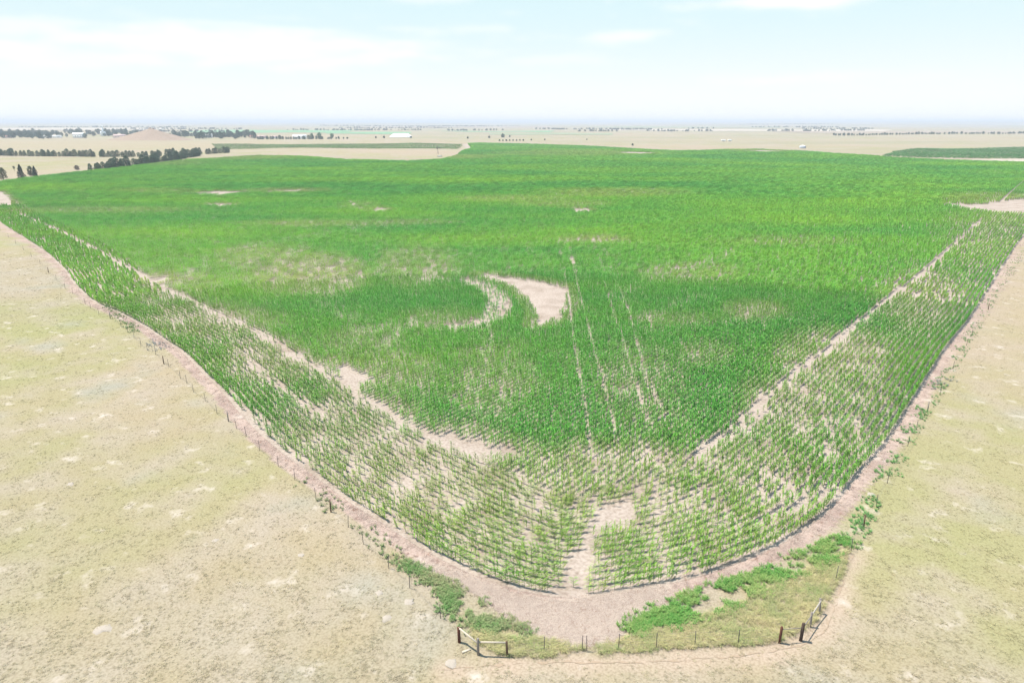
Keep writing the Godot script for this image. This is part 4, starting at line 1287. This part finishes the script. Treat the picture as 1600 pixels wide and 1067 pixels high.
func build_materials() -> void:
	var fine := noise_tex(1024, 0.035, 5, 4, [[0.0, lin(0.62, 0.60, 0.55)], [0.5, lin(0.86, 0.85, 0.83)], [1.0, Color.WHITE]])
	var spots := noise_tex(2048, 0.012, 9, 5, [[0.0, Color(0.9, 0.86, 0.8, 0.0)], [0.66, Color(0.69, 0.65, 0.62, 0.0)], [0.86, Color(0.69, 0.655, 0.63, 0.5)], [1.0, Color(0.71, 0.68, 0.665, 0.85)]])
	var m := tinted(0.95)
	m.albedo_texture = fine
	m.uv1_triplanar = true
	m.uv1_world_triplanar = true
	m.uv1_scale = Vector3.ONE / 9.0
	m.detail_enabled = true
	m.detail_albedo = spots
	m.detail_blend_mode = BaseMaterial3D.BLEND_MODE_MIX
	m.detail_uv_layer = BaseMaterial3D.DETAIL_UV_2
	m.uv2_triplanar = true
	m.uv2_world_triplanar = true
	m.uv2_scale = Vector3.ONE / 83.0
	m.heightmap_enabled = true
	m.heightmap_texture = fine
	m.heightmap_scale = 6.0
	M.pasture = m
	m = plain(lin(0.40, 0.342, 0.308), 0.95)
	m.albedo_texture = noise_tex(1024, 0.03, 15, 5, [[0.0, lin(0.60, 0.56, 0.53)], [0.55, lin(0.85, 0.84, 0.83)], [1.0, Color.WHITE]])
	m.uv1_triplanar = true
	m.uv1_world_triplanar = true
	m.uv1_scale = Vector3.ONE / 14.0
	m.heightmap_enabled = true
	m.heightmap_texture = m.albedo_texture
	m.heightmap_scale = 8.0
	m.detail_enabled = true
	m.detail_albedo = noise_tex(1024, 0.01, 45, 6, [[0.0, lin(0.66, 0.62, 0.58)], [0.5, lin(0.92, 0.91, 0.9)], [1.0, Color.WHITE]])
	m.detail_blend_mode = BaseMaterial3D.BLEND_MODE_MUL
	m.detail_uv_layer = BaseMaterial3D.DETAIL_UV_2
	m.uv2_triplanar = true
	m.uv2_world_triplanar = true
	m.uv2_scale = Vector3.ONE / 61.0
	M.soil = m
	M.corn = tinted(0.75, 0.7)
	M.stalk = plain(lin(0.17, 0.24, 0.09), 0.8)
	M.grass = tinted(0.85, 0.35)
	M.road = plain(lin(0.36, 0.31, 0.27))
	M.trail = plain(lin(0.28, 0.215, 0.16))
	M.hill = plain(lin(0.31, 0.225, 0.19))
	M.hill.albedo_texture = noise_tex(512, 0.02, 25, 4, [[0.0, lin(0.65, 0.68, 0.55)], [1.0, Color.WHITE]])
	M.hill.uv1_triplanar = true
	M.hill.uv1_world_triplanar = true
	M.hill.uv1_scale = Vector3.ONE / 60.0
	M.far_green = plain(lin(0.13, 0.26, 0.14))
	M.far_olive = plain(lin(0.20, 0.235, 0.15))
	M.far_pale = plain(lin(0.38, 0.33, 0.28))
	M.far_brown = plain(lin(0.26, 0.21, 0.165))
	var grain := noise_tex(256, 0.03, 35, 4, [[0.0, lin(0.55, 0.52, 0.5)], [1.0, Color.WHITE]])
	for w in [["red_wood", lin(0.13, 0.055, 0.04)], ["dark_wood", lin(0.085, 0.06, 0.05)], ["old_wood", lin(0.15, 0.10, 0.07)], ["grey_wood", lin(0.30, 0.27, 0.25)], ["white_wood", lin(0.55, 0.50, 0.42)], ["pale_wood", lin(0.48, 0.45, 0.42)], ["stone", lin(0.40, 0.36, 0.32)]]:
		var k := plain(w[1])
		k.albedo_texture = grain
		k.uv1_triplanar = true
		k.uv1_scale = Vector3(3.0, 0.6, 3.0)
		M[w[0]] = k
	M.steel_post = plain(lin(0.07, 0.065, 0.07), 0.6)
	M.wire = plain(lin(0.25, 0.22, 0.2), 0.5)
	M.bark = plain(lin(0.12, 0.09, 0.07))
	M.rubber = plain(lin(0.03, 0.03, 0.03))
	M.dark_metal = plain(lin(0.10, 0.10, 0.11), 0.5)
	M.galvanised = plain(lin(0.45, 0.49, 0.55), 0.45)
	M.white_paint = plain(lin(0.82, 0.82, 0.82), 0.6)
	M.white_roof = plain(lin(0.80, 0.80, 0.80), 0.5)
	M.pale_roof = plain(lin(0.60, 0.60, 0.60), 0.6)
	M.pink_wall = plain(lin(0.55, 0.44, 0.40))
	M.pink_roof = plain(lin(0.45, 0.33, 0.33))
	M.red_roof = plain(lin(0.33, 0.17, 0.15))
	M.glass = plain(lin(0.05, 0.06, 0.07), 0.2)
	for w in [["spruce", Color(0.05, 0.085, 0.06)], ["cedar", Color(0.10, 0.17, 0.105)], ["olive", Color(0.14, 0.16, 0.10)], ["grey_leaf", Color(0.18, 0.16, 0.13)], ["town_leaf", Color(0.08, 0.14, 0.085)], ["bright_leaf", Color(0.11, 0.22, 0.07)], ["red_leaf", Color(0.22, 0.10, 0.08)]]:
		var k := tinted(0.85, 0.3)
		k.albedo_color = lin(w[1].r, w[1].g, w[1].b)
		M[w[0]] = k


func sky_picture() -> ImageTexture:
	var w := 1536
	var h := 768
	var im := Image.create(w, h, false, Image.FORMAT_RGBF)
	var n := FastNoiseLite.new()
	n.seed = 4
	n.frequency = 0.05
	n.fractal_octaves = 5
	var puffs := [[-20.0, 5.2, 17.0, 1.5, 0.85], [-36.0, 4.3, 12.0, 1.0, 0.8], [20.5, 8.1, 9.0, 0.55, 1.0], [8.5, 6.1, 3.5, 0.5, 0.7], [-2.0, 6.8, 3.0, 0.35, 0.45], [36.0, 8.2, 6.0, 0.6, 0.5], [22.0, 2.9, 7.0, 0.5, 0.5], [4.0, 4.6, 5.0, 0.4, 0.4], [-6.0, 8.8, 3.0, 0.4, 0.5]]
	var r := RandomNumberGenerator.new()
	r.seed = 12
	for i in 60:
		puffs.append([r.randf_range(42, 318), r.randf_range(2, 30), r.randf_range(4, 16), r.randf_range(0.4, 2.0), r.randf_range(0.3, 0.9)])
	for y in h:
		var el := 90.0 - (y + 0.5) / h * 180.0
		for x in w:
			# the first column of the panorama looks along -z
			var az := fposmod((x + 0.5) / w * 360.0 + 180.0, 360.0) - 180.0
			var t := pow(clampf(sin(deg_to_rad(maxf(el, 0.0))), 0.0, 1.0), 0.5)
			var c := Color(0.615, 0.635, 0.64).lerp(Color(0.45, 0.578, 0.61), smoothstep(0.16, 0.42, t))
			c = c.lerp(Color(0.20, 0.38, 0.60), smoothstep(0.42, 1.0, t))
			if el > 0.3 and el < 34.0:
				var cover := 0.0
				for p in puffs:
					var de: float = (el - p[1]) / p[3]
					if absf(de) < 2.4:
						var da := fposmod(az - p[0] + 180.0, 360.0) - 180.0
						da /= p[2]
						if absf(da) < 2.4:
							var wave := n.get_noise_2d(az * 3.0, el * 22.0)
							cover = maxf(cover, p[4] * smoothstep(0.15, 0.95, exp(-da * da - de * de) + 0.55 * wave))
				c = c.lerp(Color(0.66, 0.665, 0.665), clampf(cover * 1.0, 0.0, 1.0))
			im.set_pixel(x, y, c)
	return ImageTexture.create_from_image(im)


func _ready() -> void:
	# ---- camera, sky, sun, exposure
	var cam := Camera3D.new()
	cam.name = "camera"
	add_child(cam)
	cam.position = Vector3(0, 33, 0)
	cam.rotation_degrees = Vector3(-17.85, 0, 0)
	cam.fov = 53.13
	cam.near = 0.5
	cam.far = 60000.0
	cam.current = true
	var env := Environment.new()
	env.background_mode = Environment.BG_SKY
	var sky := Sky.new()
	var pano := PanoramaSkyMaterial.new()
	pano.panorama = sky_picture()
	sky.sky_material = pano
	env.sky = sky
	env.background_energy_multiplier = 0.86
	env.tonemap_mode = Environment.TONE_MAPPER_LINEAR
	env.tonemap_exposure = 1.9
	env.fog_enabled = true
	env.fog_density = 0.00019
	env.fog_light_color = Color(0.91, 0.94, 1.0)
	env.sdfgi_enabled = true
	env.ssao_enabled = true
	env.ssil_enabled = true
	var we := WorldEnvironment.new()
	we.name = "world_environment"
	we.environment = env
	add_child(we)
	var sun := DirectionalLight3D.new()
	sun.name = "sun"
	sun.light_energy = 1.5
	sun.light_color = Color(1.0, 0.965, 0.90)
	sun.light_angular_distance = 0.5
	sun.shadow_enabled = true
	add_child(sun)
	sun.look_at_from_position(Vector3(-42, 100, -13), Vector3.ZERO, Vector3.UP)

	# ---- preparation
	rng.seed = 2024
	for a in [[n_relief, 1.0 / 260.0, 3, 2], [n_far, 1.0 / 3800.0, 8, 4], [n_patch, 1.0 / 22.0, 14, 4], [n_fine, 1.0 / 4.0, 21, 3], [n_band, 1.0 / 55.0, 27, 4]]:
		a[0].noise_type = FastNoiseLite.TYPE_SIMPLEX_SMOOTH
		a[0].frequency = a[1]
		a[0].seed = a[2]
		a[0].fractal_octaves = a[3]
	field_poly = smooth_line(FIELD_EDGE, 2.5)
	field_poly.append_array(FIELD_FAR)
	var by_size := func(list: Array) -> PackedVector2Array:
		var best: PackedVector2Array = list[0]
		for q in list:
			if q.size() > best.size(): best = q
		return best
	var wide := smooth_line(FIELD_EDGE, 2.5)
	for p in FIELD_FAR:
		wide.append(Vector2(60, -420) + (p - Vector2(60, -420)) * (1.0 + 45.0 / p.distance_to(Vector2(60, -420))))
	inner_poly = by_size.call(Geometry2D.offset_polygon(wide, -13.9))
	margin_poly = by_size.call(Geometry2D.offset_polygon(field_poly, 1.35))
	for l in BARE_LINES:
		line_boxes.append([rect_of(l[2], l[0] * 2.0), l[0], l[1], l[2]])
	line_boxes.append([rect_of(TRACK_A, 2.0), 0.7, 0.9, TRACK_A])
	line_boxes.append([rect_of(TRACK_B, 2.0), 0.65, 0.93, TRACK_B])
	for p in BARE_PATCHES:
		patch_boxes.append([rect_of(p, 3.0), p])
	build_materials()
	var t0 := Time.get_ticks_msec()
	build_ground()
	print("ground ", Time.get_ticks_msec() - t0)
	build_buildings()
	build_trees()
	print("trees ", Time.get_ticks_msec() - t0)
	grow_corn()
	print("corn ", Time.get_ticks_msec() - t0)
	build_fences()
	build_stones()
	grow_sward()
	print("all ", Time.get_ticks_msec() - t0)
